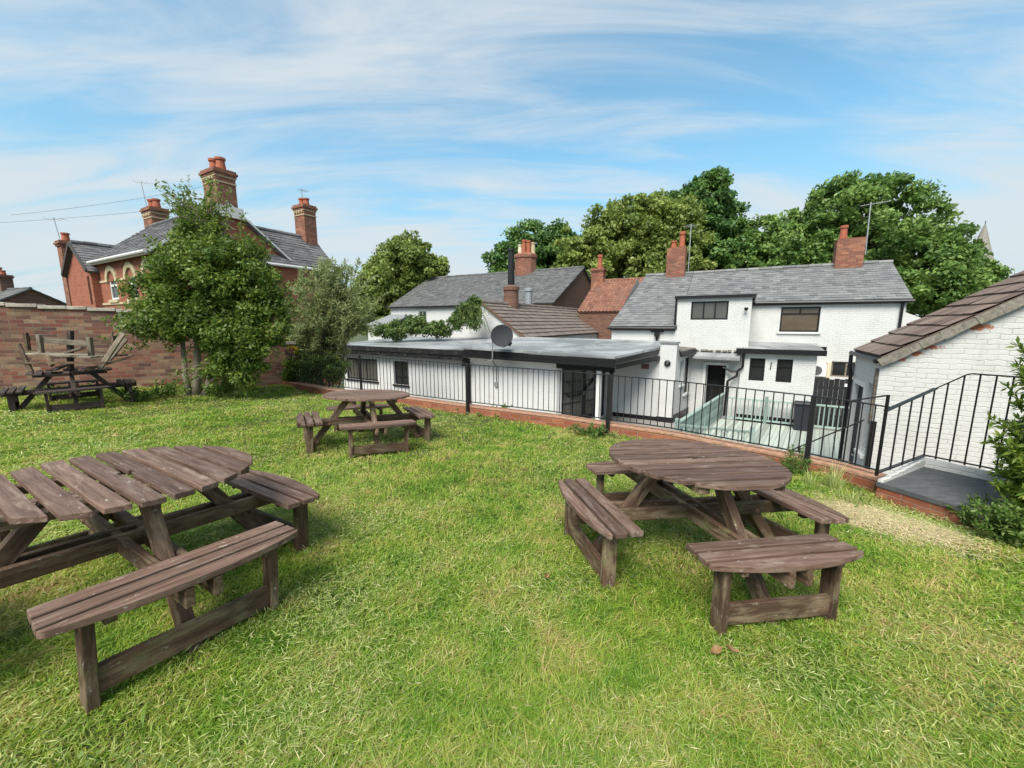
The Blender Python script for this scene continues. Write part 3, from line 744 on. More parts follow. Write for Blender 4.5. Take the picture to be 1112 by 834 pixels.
def tile_roof(eL, eR, rR, rL, tw, th, kind, mat, name, parent, T=None, thick=0.1, lift=0.014, jitter=0.006):
    m = nb_(T); eL, eR, rR, rL = map(Vector, (eL, eR, rR, rL))
    W = max((eR - eL).length, (rR - rL).length); H = ((rL - eL).length + (rR - eR).length) / 2
    nu, nv = max(1, round(W / tw)), max(1, round(H / th)); nrm = (eR - eL).cross(rL - eL).normalized()
    if nrm.z < 0: nrm = -nrm
    def P(u, v): return eL.lerp(eR, u).lerp(rL.lerp(rR, u), v)
    K = {'flat': 1, 'roman': 6, 'inter': 4}[kind]
    def prof(f):
        if kind == 'flat': return 0.0
        if kind == 'roman': return 0.055 * (math.sin(math.pi * f / 0.62) if f < 0.62 else -0.35 * math.sin(math.pi * (f - 0.62) / 0.38))
        return 0.022 if (0.02 < f < 0.13) else 0.0
    for j in range(nv):
        v0, v1 = j / nv, (j + 1) / nv + 0.15 / nv; v1 = min(v1, 1.0)
        o = 0.5 if (j % 2 and kind == 'flat') else 0.0
        for i in range(-1 if o else 0, nu):
            a, b = max(0, (i + o) / nu), min(1, (i + 1 + o) / nu)
            if b <= a: continue
            r = min(1, max(0, random.gauss(0.5, 0.22))); l = lift + random.uniform(-jitter, jitter); dv = random.uniform(-.02, .02) / nv
            fs = [q / K for q in range(K + 1)]
            bot = [P(a + (b - a) * (f * .985 + .0075), max(0, v0 + dv)) + nrm * (l * 1.5 + prof(f)) for f in fs]
            top = [P(a + (b - a) * (f * .985 + .0075), v1) + nrm * (0.002 + prof(f)) for f in fs]
            for q in range(K):
                m.face([bot[q], bot[q + 1], top[q + 1], top[q]], r=r)
                m.face([bot[q] - nrm * l * 1.5, bot[q + 1] - nrm * l * 1.5, bot[q + 1], bot[q]], r=r)
    # boarding underneath
    b = [p - nrm * 0.012 for p in (eL, eR, rR, rL)]; c = [p - nrm * thick for p in (eL, eR, rR, rL)]
    m.face(b, r=0.1); m.face(c[::-1], r=0.1)
    for i in range(4): m.face([b[i], c[i], c[(i + 1) % 4], b[(i + 1) % 4]], r=0.1)
    return m.build(name, mat, parent)
def ridge_tiles(a, b, mat, parent, r=0.11, T=None, name='ridge_tiles'):
    m = nb_(T); a, b = Vector(a), Vector(b); n = max(2, int((b - a).length / 0.45))
    for i in range(n):
        p, q = a.lerp(b, i / n), a.lerp(b, (i + .97) / n); z = Vector((0, 0, random.uniform(-.008, .008)))
        m.tube([p + z, q + z], r, 8)
    return m.build(name, mat, parent)
def poly_slab(pts, thick, name, mat, parent):
    m = nb_(); P = [Vector(p) for p in pts]; Q = [p - Vector((0, 0, thick)) for p in P]
    m.face(P); m.face(Q[::-1])
    for i in range(len(P)):
        j = (i + 1) % len(P); m.face([P[i], Q[i], Q[j], P[j]])
    return m.build(name, mat, parent)
def gable_house(root, x0, x1, y0, y1, zb, ze, zr, wallm, roofm, tw, th, kind, axis='x', ov=0.15, holes=(), thick=0.1, lift=0.014, gm=None, name='roof'):
    """axis: ridge direction in local coords"""
    xm, ym = (x0 + x1) / 2, (y0 + y1) / 2
    m = nb_()
    hole_f = [h for h in holes]
    m.wall(x0, x1, zb, ze, y0, hole_f)
    for P in ([(x1, y0, zb), (x1, y1, zb), (x1, y1, ze), (x1, y0, ze)], [(x1, y1, zb), (x0, y1, zb), (x0, y1, ze), (x1, y1, ze)], [(x0, y1, zb), (x0, y0, zb), (x0, y0, ze), (x0, y1, ze)]): m.face(P)
    if axis == 'x':
        for x in (x0, x1):
            P = [(x, y0, ze), (x, y1, ze), (x, ym, zr)]; m.face(P if x == x1 else P[::-1])
    else:
        for y in (y0, y1):
            P = [(x0, y, ze), (x1, y, ze), (xm, y, zr)]; m.face(P if y == y0 else P[::-1])
    m.build('wall', wallm, root)
    if axis == 'x':
        k = (zr - ze) / (ym - y0); d = ov; e = ze - k * d
        tile_roof((x0 - ov, y0 - d, e + .05), (x1 + ov, y0 - d, e + .05), (x1 + ov, ym, zr + .05), (x0 - ov, ym, zr + .05), tw, th, kind, roofm, name, root, thick=thick, lift=lift)
        tile_roof((x1 + ov, y1 + d, e + .05), (x0 - ov, y1 + d, e + .05), (x0 - ov, ym, zr + .05), (x1 + ov, ym, zr + .05), tw * 2, th * 2, 'flat', roofm, name, root, thick=thick)
        ridge_tiles((x0 - ov, ym, zr + .06), (x1 + ov, ym, zr + .06), roofm, root)
    else:
        k = (zr - ze) / (xm - x0); d = ov; e = ze - k * d
        tile_roof((x1 + d, y0 - ov, e + .05), (x1 + d, y1 + ov, e + .05), (xm, y1 + ov, zr + .05), (xm, y0 - ov, zr + .05), tw, th, kind, roofm, name, root, thick=thick, lift=lift)
        tile_roof((x0 - d, y1 + ov, e + .05), (x0 - d, y0 - ov, e + .05), (xm, y0 - ov, zr + .05), (xm, y1 + ov, zr + .05), tw * 1.5, th * 1.5, 'flat', roofm, name, root, thick=thick)
        ridge_tiles((xm, y0 - ov, zr + .06), (xm, y1 + ov, zr + .06), roofm, root)
def chimney(parent, x, y, z0, z1, w, d, mat, pots, bands=False, potm='pot', corbel=True, T=None):
    m = nb_(T); m.box(x - w / 2, x + w / 2, y - d / 2, y + d / 2, z0, z1 - (0.3 if corbel else 0))
    if corbel:
        for i, (e, a, b) in enumerate(((0.05, .30, .2), (0.10, .2, .1), (0.05, .1, 0))):
            m.box(x - w / 2 - e, x + w / 2 + e, y - d / 2 - e, y + d / 2 + e, z1 - a + .001, z1 - b)
    c = m.build('chimney', mat, parent)
    if bands:
        b = nb_(T)
        for zz_ in (z1 - .62, z1 - .36): b.box(x - w / 2 - .03, x + w / 2 + .03, y - d / 2 - .03, y + d / 2 + .03, zz_, zz_ + .06)
        n = max(3, int(w / 0.22))
        for i in range(n):
            xx = x - w / 2 + w * (i + .5) / n; b.box(xx - .045, xx + .045, y - d / 2 - .09, y - d / 2 - .032, z1 - .5, z1 - .38)
        b.build('stone_band', M['buff'], c)
    for (px_, h, r) in pots:
        q = nb_(T); q.lathe((x + px_, y, z1), [(r, 0), (r * 1.05, .05), (r * .85, h * .8), (r * 1.1, h * .82), (r * 1.1, h), (r * .8, h), (r * .75, h - .08)], 12); q.build('pot', M[potm], c, smooth=False)
    return c
def aerial(label, base, h, n=6, deg=0, lean=(0, 0), L=0.9):
    o = thing('tv_aerial', label, 'aerial', base); m = MB()
    top = Vector((lean[0], lean[1], h)); m.tube([(0, 0, 0), top], 0.022, 6); m.build('mast', M['steel'], o)
    m = MB(); u = Vector((math.cos(R_(deg)), math.sin(R_(deg)), 0)); w = Vector((-u.y, u.x, 0)); p = top - Vector((0, 0, .08))
    m.tube([p - u * L * .35, p + u * L * .65], 0.014, 5)
    for i in range(n):
        c = p + u * L * (-.33 + i / (n - 1)); l = .32 - .02 * i; m.tube([c - w * l, c + w * l], 0.007, 4)
    m.build('antenna', M['steel'], o); return o

# ------------------------------------------------------------------ the white pub house
PF = frame(8.57, 14.7, YARD, -30)
pub = fthing('pub_house', 'two storey white painted brick house with grey slate roof and black gutters', 'house', PF, (0, 2, 0))
m = nb_()
m.wall(0.15, 4.8, 0, 4.52, 2.0, [(1.18, 2.43, 3.33, 4.29), (2.95, 3.85, 1.66, 2.24)])
m.wall(-5.0, 0.15, 0, 3.5, 0.2, [(-1.28, -0.45, 0.02, 2.12)], depth=0.5)
m.wall(-2.4, 0.15, 3.5, 4.62, 0.2, [(-1.89, -0.60, 3.80, 4.50)])
m.face([(0.15, 0.2, 0), (0.15, 2, 0), (0.15, 2, 4.62), (0.15, 0.2, 4.62)]); m.face([(-2.4, 2.2, 3.5), (-2.4, .2, 3.5), (-2.4, .2, 4.62), (-2.4, 2.2, 4.62)])
m.face([(4.8, 2, 0), (4.8, 7.2, 0), (4.8, 7.2, 4.5), (4.8, 4.6, 5.98), (4.8, 2, 4.5)])
m.face([(-5, 7.2, 0), (-5, .2, 0), (-5, .2, 3.5), (-5, 4.6, 5.98), (-5, 7.2, 4.5)])
m.face([(4.8, 7.2, 0), (-5, 7.2, 0), (-5, 7.2, 4.5), (4.8, 7.2, 4.5)])
m.build('wall', M['white_wall'], pub)
m = nb_(); m.wall(4.8, 6.4, 0, 3.6, 4.2); m.face([(4.8, 4.2, 3.6), (6.4, 4.2, 3.6), (4.8, 4.2, 4.35)]); m.box(4.8, 6.4, 4.203, 7, 0, 3.58); m.build('rear_wall', M['white_wall'], pub)
tile_roof((-2.35, 1.9, 4.52), (4.92, 1.9, 4.50), (4.86, 4.6, 6.05), (-2.35, 4.6, 6.05), 0.26, 0.20, 'flat', M['slate'], 'roof', pub)
tile_roof((-5.1, 0.08, 3.53), (-2.36, 0.08, 3.53), (-2.36, 4.6, 6.05), (-4.6, 4.6, 6.05), 0.26, 0.20, 'flat', M['slate'], 'roof', pub)
tile_roof((4.92, 7.3, 4.45), (-5.1, 7.3, 4.45), (-4.6, 4.6, 6.05), (4.86, 4.6, 6.05), 0.5, 0.4, 'flat', M['slate'], 'roof', pub)
ridge_tiles((-4.6, 4.6, 6.07), (4.88, 4.6, 6.07), M['slate'], pub, 0.09)
m = nb_(); m.box(-2.5, 0.27, 0.06, 2.4, 4.623, 4.72); m.build('dormer_roof', M['black'], pub)
m = nb_(); m.tube([(0.28, 1.86, 4.46), (4.95, 1.86, 4.43)], 0.06, 8); m.box(0.2, 4.9, 1.90, 1.985, 4.36, 4.47)
g1 = m.build('gutter', M['black'], pub)
m = nb_(); m.tube([(-5.15, 0.04, 3.46), (-2.42, 0.04, 3.46)], 0.06, 8); m.box(-5.05, -2.42, 0.09, 0.185, 3.36, 3.47); m.build('gutter', M['black'], pub)
m = nb_(); m.tube([(4.68, 1.93, 4.4), (4.68, 1.93, 0)], 0.045, 8); m.build('downpipe', M['black'], pub)
m = nb_(); m.prism([(-3.35, .1), (-2.85, .1), (-2.85, .19), (-3.35, .19)], 3.30, 3.38); m.prism([(-3.2, .06), (-3.0, .06), (-3.0, .19), (-3.2, .19)], 3.12, 3.30); m.tube([(-3.1, .13, 3.15), (-3.1, .13, 2.9)], .05, 8); m.build('downpipe', M['black'], pub)
m = nb_(); m.tube([(-2.44, .14, 4.62), (-2.44, .14, 3.5)], .04, 8); m.build('downpipe', M['black'], pub)
window(pub, -1.89, -0.60, 3.80, 4.50, T_(0, .2), (1, .9, 1), None, 'black', 'glass_grey')
window(pub, 1.18, 2.43, 3.33, 4.29, T_(0, 2), (1,), None, 'black', 'glass_brown', 0.07)
m = nb_(); m.box(1.2, 2.41, 2.046, 2.11, 4.0, 4.05); m.box(1.78, 1.83, 2.044, 2.112, 4.05, 4.27); m.build('window_transom', M['black'], pub)
window(pub, 2.95, 3.85, 1.66, 2.24, T_(0, 2), (1, 1), None, 'wood_old', 'glass')
m = nb_(); m.box(2.55, 2.74, 1.975, 1.998, 2.64, 2.78); m.build('vent_grille', M['black'], pub)
# doorway with its white frame, the grey door standing open inside, little roof over it
m = nb_(); m.box(-1.30, -1.20, .14, .3, 0, 2.14); m.box(-.51, -.43, .14, .3, 0, 2.14); m.box(-1.30, -.43, .142, .298, 2.06, 2.16); m.build('door_frame', M['white_trim'], pub)
m = nb_(); m.box(-1.19, -1.15, .3, .98, .03, 2.04); dr = m.build('door', simple('grey_door_paint', (.28, .29, .29), .5, .1), pub)
m = nb_(); m.tube([(-1.14, .9, 1.05), (-1.08, .9, 1.05), (-1.08, .82, 1.05)], .012, 6); m.build('handle', M['steel'], dr)
m = nb_(); m.box(-1.35, -.3, .72, 2.6, 0, 2.4); m.build('lobby_shade', M['interior'], pub)  # solid near-black block, its colour stands in for the shade inside the doorway
poly_slab([(-1.72, -.38, 2.42), (-.08, -.38, 2.40), (-.08, .19, 2.56), (-1.72, .19, 2.58)], .09, 'lean_to_roof', M['felt'], pub)
m = nb_()
for i in range(9):
    x = -1.65 + i * .19 + random.uniform(-.03, .03); m.box(x, x + random.uniform(.1, .25), .08, .195, 2.585 + random.uniform(0, .02), 2.62 + random.uniform(0, .05))
m.build('flashing', M['verge'], pub)
# single storey projection with the two small windows
m = nb_(); m.wall(-.03, 2.22, 0, 2.66, 0, [(.25, .73, 1.57, 2.40), (1.09, 1.56, 1.57, 2.40)])
m.face([(2.22, 0, 0), (2.22, 1.998, 0), (2.22, 1.998, 2.66), (2.22, 0, 2.66)]); m.face([(-.03, 1.998, 0), (-.03, 0, 0), (-.03, 0, 2.66), (-.03, 1.998, 2.66)])
m.build('projection_wall', M['white_wall'], pub)
poly_slab([(-.2, -.2, 2.77), (2.42, -.2, 2.72), (2.42, 1.995, 2.90), (-.2, 1.995, 2.92)], .13, 'projection_roof', M['felt'], pub)
m = nb_(); m.box(-.22, 2.44, -.225, -.203, 2.57, 2.755); m.build('fascia', M['black'], pub)
window(pub, .25, .73, 1.57, 2.40, T_(0, 0), (1,), .66, 'black', 'glass'); window(pub, 1.09, 1.56, 1.57, 2.40, T_(0, 0), (1,), .66, 'black', 'glass')
m = nb_(); m.box(-.035, 2.226, -.006, .05, 0, .27); m.build('plinth', M['black'], pub)
m = nb_(); m.tube([(.03, -.12, 2.60), (.03, -.10, 2.05), (-.12, -.08, 1.9), (-.14, -.08, 1.72), (-.42, -.08, 1.5), (-.44, -.06, .15)], .045, 8); m.tube([(-.62, -.1, 2.02), (-.3, -.1, 1.88), (-.12, -.08, 1.88)], .04, 8); m.build('drainpipe', M['black'], pub)
m = nb_(); m.bar((.9, -.012, 2.0), (.92, -.012, 2.28), .03, .02, up=(0, 1, 0)); m.build('hook', M['black'], pub)
chimney(pub, -3.16, 4.6, 5.5, 7.3, .84, .62, M['stack_brick'], [(-.17, .35, .13), (.2, .75, .13)], corbel=False)
chimney(pub, 3.46, 4.6, 5.6, 7.07, .9, .62, M['stack_brick'], [(-.24, .55, .13)], corbel=False)
aerial('thin aerial pole beside the tall brick chimney of the white house', PF @ Vector((-2.62, 4.75, 6.0)), 2.4, 4, 100, L=.4)
aerial('leaning aerial on the square chimney of the white house', PF @ Vector((3.98, 4.5, 6.4)), 2.0, 7, -50, (-.05, 0), .9)
# things on the house walls
def on(F_, p): return F_ @ Vector(p)
o = fthing('air_conditioner', 'white air conditioning unit with round fan on the house wall', 'air conditioner', PF, (2.5, 1.8, 1.7))
m = nb_(); m.box(2.26, 2.78, 1.72, 1.995, 1.66, 2.12); m.build('casing', M['plastic_white'], o, bevel=.015)
m = nb_(T_(2.48, 1.70, 1.89) @ Matrix.Rotation(R_(90), 4, 'X'))
for r in (.17, .13, .09, .05): m.lathe((0, 0, -.012 - r * .01), [(r, 0), (r, .012), (r - .014, .012), (r - .014, 0)], 24)
m.build('fan_grille', simple('grey_grille', (.2, .2, .2), .6), o)
m = nb_(); m.box(2.30, 2.36, 1.78, 1.998, 1.56, 1.658); m.box(2.68, 2.74, 1.78, 1.998, 1.56, 1.658); m.build('bracket', M['steel'], o)
o = fthing('meter_cabinet', 'cream cabinet on the house wall beside the air conditioning unit', 'cabinet', PF, (3.0, 1.9, 1.5))
m = nb_(); m.box(2.80, 2.93, 1.90, 1.995, 1.45, 2.22); m.build('cabinet', M['cream'], o, bevel=.01)
m = nb_(); m.box(2.815, 2.915, 1.885, 1.898, 1.5, 2.17); m.build('cabinet_door', M['cream'], o)
o = fthing('security_camera', 'small dark security camera on the upper white wall by the gutter end', 'camera', PF, (-.02, .1, 4.2))
m = nb_(); m.tube([(-.02, .195, 4.26), (-.02, .06, 4.22)], .02, 6); m.build('bracket', M['white_trim'], o)
m = nb_(); m.lathe((-.02, .04, 4.12), [(.03, 0), (.06, .03), (.07, .08), (.06, .12)], 12); m.build('camera_body', M['black'], o)

# ------------------------------------------------------------------ long flat roofed wing
wing = fthing('flat_roof_wing', 'long low white wing with grey felt flat roof and black fascia', 'building', PF, (-9.5, -4.2, 0))
m = nb_()
m.wall(-17.2, -5.64, 0, 2.36, -4.2, [(-16.95, -14.75, .94, 1.99), (-13.66, -12.81, .91, 1.98)])
m.face([(-17.2, .1, 0), (-17.2, -4.2, 0), (-17.2, -4.2, 2.3), (-17.2, .1, 2.5)])
m.wall(-4.45, -2.64, 0, 2.75, -1.6)
m.box(-2.64, -2.07, -1.66, -1.2, 0, 2.93)
Le = math.hypot(1.19, 2.6); Te = T_(-5.64, -4.2, 0, math.degrees(math.atan2(2.6, 1.19)))
me_ = nb_(Te); me_.wall(0, Le, 0, 2.5, 0, [(.25, 2.55, .02, 2.12)], depth=.1)
for a in ('v', 'f', 'r', 'uv'):
    if a == 'v': base = len(m.v); m.v += me_.v
    elif a == 'f': m.f += [[i + base for i in f] for f in me_.f]
    else: getattr(m, a).extend(getattr(me_, a))
m.build('wall', M['white_long'], wing)
Ls = math.hypot(.33, 1.8); Tsd = T_(-2.07, -1.6, 0, math.degrees(math.atan2(1.8, .33)))
m = nb_(Tsd); m.wall(0.02, Ls, .3, 2.62, 0, [(.5, .85, 1.35, 2.3), (1.05, 1.62, .95, 2.35)]); m.build('side_wall', M['white_wall'], wing)
window(wing, .5, .85, 1.35, 2.3, Tsd, (1,), None, 'white_trim', 'glass', .06); window(wing, 1.05, 1.62, .95, 2.35, Tsd, (1,), .5, 'black', 'glass', .08)
m = nb_(Tsd); m.box(0.02, Ls, -.012, .1, 0, .3); m.build('plinth', M['black'], wing)
m = nb_(); m.box(-4.45, -2.66, -1.612, -1.55, 0, .16); m.box(-2.652, -2.06, -1.674, -1.6, 0, .2); m.build('plinth', M['black'], wing)
m = nb_(); m.box(-2.68, -2.03, -1.70, -1.16, 2.932, 2.99); m.build('pier_cap', M['felt'], wing)
poly_slab([(-17.25, -4.58, 2.64), (-9.43, -4.58, 2.66), (-9.43, .18, 2.92), (-17.25, .18, 2.88)], .08, 'roof', M['felt'], wing)
poly_slab([(-9.42, -4.62, 2.75), (-3.50, -4.62, 2.64), (-2.66, -1.66, 2.80), (-2.66, .18, 2.95), (-9.42, .18, 3.0)], .08, 'roof', M['felt'], wing)
poly_slab([(-2.655, -1.155, 2.72), (-1.90, -1.155, 2.66), (-1.62, .18, 2.70), (-2.655, .18, 2.78)], .09, 'roof', simple('mossy_felt', (.14, .125, .11), .9, .3, 5), wing)
m = nb_(); m.bar((-1.96, -1.6, 2.60), (-1.60, .17, 2.60), .07, .12); m.bar((-1.92, -1.6, 2.50), (-1.56, .17, 2.50), .1, .07); m.build('gutter', M['black'], wing)
m = nb_(); m.box(-17.27, -9.45, -4.61, -4.583, 2.22, 2.62); m.box(-17.2, -9.45, -4.66, -4.613, 2.42, 2.5)
for i in range(14):
    x = -17 + i * .54 + random.uniform(-.2, .2); m.box(x, x + random.uniform(.1, .4), -4.625, -4.6, 2.235 + random.uniform(0, .05), 2.40 + random.uniform(0, .15))
m.build('fascia', simple('flaking_black_paint', (.013, .013, .014), .5, .5, 12, dirt=(.07, .065, .06)), wing)
m = nb_(); m.bar((-9.44, -4.65, 2.50), (-3.48, -4.65, 2.42), .03, .26); m.bar((-3.48, -4.66, 2.47), (-2.70, -1.66, 2.63), .03, .14); m.bar((-9.44, -4.71, 2.41), (-3.5, -4.71, 2.33), .09, .07); m.build('fascia', M['black'], wing)
m = nb_(); m.box(-9.50, -9.30, -4.60, -4.35, 2.0, 2.3); m.tube([(-9.4, -4.5, 2.3), (-9.4, -4.35, 2.0), (-9.4, -4.27, 1.9), (-9.4, -4.27, 0)], .05, 8); m.build('downpipe', M['black'], wing)
m = nb_(); m.bar((-5.6, -4.3, 2.24), (-3.55, -4.3, 2.2), .12, .22); m.bar((-3.6, -4.25, 2.25), (-2.66, -1.64, 2.4), .08, .14); m.build('porch_beam', M['black'], wing)
m = nb_(); m.box(-4.15, -4.0, -4.36, -4.22, 0, 2.13); m.build('porch_post', M['white_trim'], wing)
m = nb_(); m.box(-3.72, -3.60, -4.36, -4.24, 0, 2.15); m.build('porch_post', M['black'], wing)
window(wing, -16.95, -14.75, .94, 1.99, T_(0, -4.2), (1, .7, 1), None, 'black', 'glass_grey', .07, .07, sillm='black')
window(wing, -13.66, -12.81, .91, 1.98, T_(0, -4.2), (1, 1), [.35, .7], 'black', 'glass', .08, sillm='black')
m = nb_(Te)
for (a, b) in ((.27, 1.39), (1.41, 2.53)):
    m.box(a, b, .02, .06, .04, .2); m.box(a, b, .02, .06, 1.98, 2.1); m.box(a, a + .1, .022, .058, .2, 1.98); m.box(b - .1, b, .022, .058, .2, 1.98)
    m.box((a + b) / 2 - .03, (a + b) / 2 + .03, .024, .056, .2, 1.98)
    for z in (.75, 1.15, 1.55): m.box(a + .1, b - .1, .018, .05, z - .025, z + .025)
dd = m.build('double_door', M['black'], wing)
m = nb_(Te); m.box(.3, 2.5, .032, .045, .1, 2.05); m.build('pane', M['glass_grey'], dd)
m = nb_(Te); m.tube([(.4, -.02, 1.15), (.7, -.02, 1.0), (1.2, -.02, 1.05), (1.7, -.02, 1.4), (2.1, -.02, 1.75), (2.6, -.02, 1.95)], .03, 6); m.build('scroll_bar', M['iron'], dd)
m = nb_(Te); m.tube([(1.33, -.01, 1.0), (1.33, -.05, 1.02), (1.33, -.05, 1.15), (1.33, -.01, 1.17)], .012, 6); m.build('handle', M['steel'], dd)
m = nb_(); m.box(-3.3, -3.02, -1.62, -1.58, 1.96, 2.14); m.build('vent_grille', M['dark_brick'], wing)
o = fthing('wall_lamp', 'round black bulkhead lamp on the white brick pier', 'lamp', PF, (-2.36, -1.68, 2.3))
m = nb_(T_(-2.36, -1.662, 2.22) @ Matrix.Rotation(R_(90), 4, 'X')); m.lathe((0, 0, 0), [(.11, 0), (.115, .04), (.1, .07), (.07, .085)], 18); m.build('lamp_body', M['black'], o)
m = nb_(T_(-2.36, -1.75, 2.22) @ Matrix.Rotation(R_(90), 4, 'X')); m.lathe((0, 0, 0), [(.055, 0), (.05, .02), (.02, .03)], 14); m.build('lens', M['glass_grey'], o)
# satellite dish on its bracket at the front of the flat roof
o = fthing('satellite_dish', 'grey satellite dish on a bent pole at the flat roof edge', 'satellite dish', PF, (-7.9, -4.66, 2.3))
m = nb_(); m.tube([(-8.4, -4.62, 2.27), (-8.15, -4.72, 2.27), (-7.98, -4.78, 2.32), (-7.95, -4.8, 2.45), (-7.95, -4.8, 3.02)], .025, 8); m.build('bracket', M['steel'], o)
Td = T_(-7.5, -4.86, 3.2) @ Matrix.Rotation(R_(28), 4, 'Z') @ Matrix.Rotation(R_(74), 4, 'X')
m = nb_(Td); pr = [(r, .16 * (r / .44) ** 2) for r in (0.02, .12, .22, .3, .37, .4)]
m.lathe((0, 0, 0), pr + [(.4, .145), (.37, .13), (.3, .09), (.15, .04), (.02, .02)], 32); m.build('dish', M['dish'], o, smooth=True)
m = nb_(Td); m.tube([(.05, -.42, .15), (.3, -.38, .42)], .014, 6); m.tube([(.28, -.40, .38), (.34, -.34, .50)], .05, 10); m.build('receiver_arm', M['black'], o)
m = nb_(); m.bar((-7.95, -4.8, 3.0), (-7.55, -4.82, 3.16), .05, .06); m.build('mount', M['black'], o)
o = fthing('junction_box', 'small grey junction box with cable on the long white wall', 'junction box', PF, (-8.15, -4.25, 1.6))
m = nb_(); m.box(-8.22, -8.08, -4.28, -4.203, 1.25, 1.42); m.build('box', M['steel'], o); m = nb_(); m.tube([(-8.15, -4.225, 1.42), (-8.15, -4.225, 2.05), (-8.3, -4.3, 2.25)], .012, 5); m.build('cable', M['black'], o)

# ------------------------------------------------------------------ deck, ramp panel, bin, boarded fence
deck = fthing('timber_deck', 'pale green timber deck with turquoise side panel and low rails', 'deck', PF, (.8, -3, 0))
A_, B_ = Vector((-1.45, -5.55)), Vector((-.50, .45))
m = nb_(); ndk = 38
def dl(t): return A_.lerp(B_, t)
right0, right1 = Vector((3.3, -5.0)), Vector((3.9, -.45))
for i in range(ndk):
    a0 = A_.lerp(right0, i / ndk); a1 = A_.lerp(right0, (i + .93) / ndk); bl = A_.lerp(B_, .86)
    b0 = bl.lerp(right1, i / ndk); b1 = bl.lerp(right1, (i + .93) / ndk)
    m.prism([tuple(a0), tuple(a1), tuple(b1), tuple(b0)], .04, .09)
m.build('boards', M['deckw'], deck)
m = nb_(); dv = (B_ - A_).normalized(); Lp = (B_ - A_).length
TP = T_(A_.x, A_.y, 0, math.degrees(math.atan2(dv.y, dv.x)))
m = nb_(TP)
for i in range(7): m.box(.05, Lp, -.02, .015, .1 + i * .118, .1 + i * .118 + .112)
m.build('side_panel', M['turq'], deck)
m = nb_(TP); m.box(0, Lp, -.06, .05, .93, .97); m.build('side_rail', M['turq'], deck)
m = nb_(TP)
for x in (0, Lp * .5, Lp - .05): m.box(x, x + .09, -.045, .045, .03, 1.08 if x == 0 else .928)
m.build('side_posts', M['turq'], deck)
def balustrade(p, q, posts, z=.95, gap=.13, low=False):
    p, q = Vector(p), Vector(q); L = (q - p).length; T = T_(p.x, p.y, 0, math.degrees(math.atan2(q.y - p.y, q.x - p.x)))
    m = nb_(T); m.box(0, L, -.045, .045, z - .05, z); m.box(0, L, -.02, .02, .16, .22); m.build('deck_rail', M['turq'], deck)
    for f in posts:
        m = nb_(T); m.box(f * L - .05, f * L + .05, -.052, .052, .05, z + .12); m.build('deck_post', M['turq'], deck)
    m = nb_(T); x = gap
    while x < L - .05: m.box(x, x + .035, -.018, .018, .22, z - .05); x += gap
    m.build('deck_spindles', M['turq'], deck)
balustrade((-.35, -.42), (3.85, -.42), [.29, .56, .98]); balustrade((-1.4, -5.6), (.35, -5.45), [0.0, 1.0])
o = fthing('wheelie_bin', 'dark grey wheelie bin before the deck rail below the small windows', 'bin', PF, (1.85, -.8, 0))
m = nb_(T_(0, -.62)); b0 = [(1.68, -.30), (2.10, -.30), (2.10, -.06), (1.68, -.06)]
bb = len(m.v); w0_ = [(1.70, -.34, .06), (2.08, -.34, .06), (2.08, -.04, .06), (1.70, -.04, .06)]; w1_ = [(1.64, -.40, .98), (2.14, -.40, .98), (2.14, -.02, .98), (1.64, -.02, .98)]
m.face(w0_[::-1]); m.face(w1_)
for i in range(4): m.face([w0_[i], w0_[(i + 1) % 4], w1_[(i + 1) % 4], w1_[i]])
m.build('body', M['bin'], o)
m = nb_(T_(0, -.62)); m.box(1.60, 2.18, -.44, -.01, .985, 1.03); m.box(1.66, 2.12, -.05, .0, 1.0, 1.06); m.build('lid', M['bin'], o, bevel=.015)
for x in (1.68, 2.06):
    m = nb_(T_(x, -.65, .1) @ Matrix.Rotation(R_(90), 4, 'Y')); m.lathe((0, 0, 0), [(.09, 0), (.1, .01), (.1, .04), (.09, .05)], 16); m.build('wheel', M['black'], o)
o = fthing('boarded_fence', 'black close boarded timber fence with a small white plate', 'fence', PF, (2.9, .35, 0))
m = nb_(); x = 2.25
while x < 3.75: m.box(x, x + .135, .30 + random.uniform(0, .012), .325, .08, 1.76 + random.uniform(-.03, .03)); x += .142
m.build('boards', M['black_wood'], o); m = nb_()
for z in (.4, 1.4): m.box(2.24, 3.76, .328, .37, z, z + .08)
for x in (2.24, 3.0, 3.7): m.box(x, x + .09, .372, .46, 0, 1.7)
m.build('frame', M['black_wood'], o)
m = nb_(); m.box(3.1, 3.2, .286, .297, 1.52, 1.62); m.build('plate', M['plastic_white'], o)
o = thing('plant_pot', 'empty grey plant pot on the concrete by the outhouse door', 'pot', (6.1, 7.15, YARD))
m = MB(); m.lathe((0, 0, 0), [(.15, 0), (.2, .3), (.22, .3), (.22, .36), (.19, .36), (.17, .28)], 18); m.build('pot_body', M['concrete'], o)

# ------------------------------------------------------------------ white outhouse on the right
OF = frame(6.36, 6.8, YARD, -30)
oh = fthing('outhouse', 'white painted brick outhouse with brown tiled roof and exposed red brick at its verge', 'building', OF, (3, .9, 0))
ze, zr, xr, D = 3.08, 5.13, 3.05, 1.75
sp_ = [(1.07, 1.45 + 2.18, .13), (.60, 1.12 + 2.18, .09), (.42, 1.01 + 2.18, .08), (.24, .90 + 2.18, .06)]
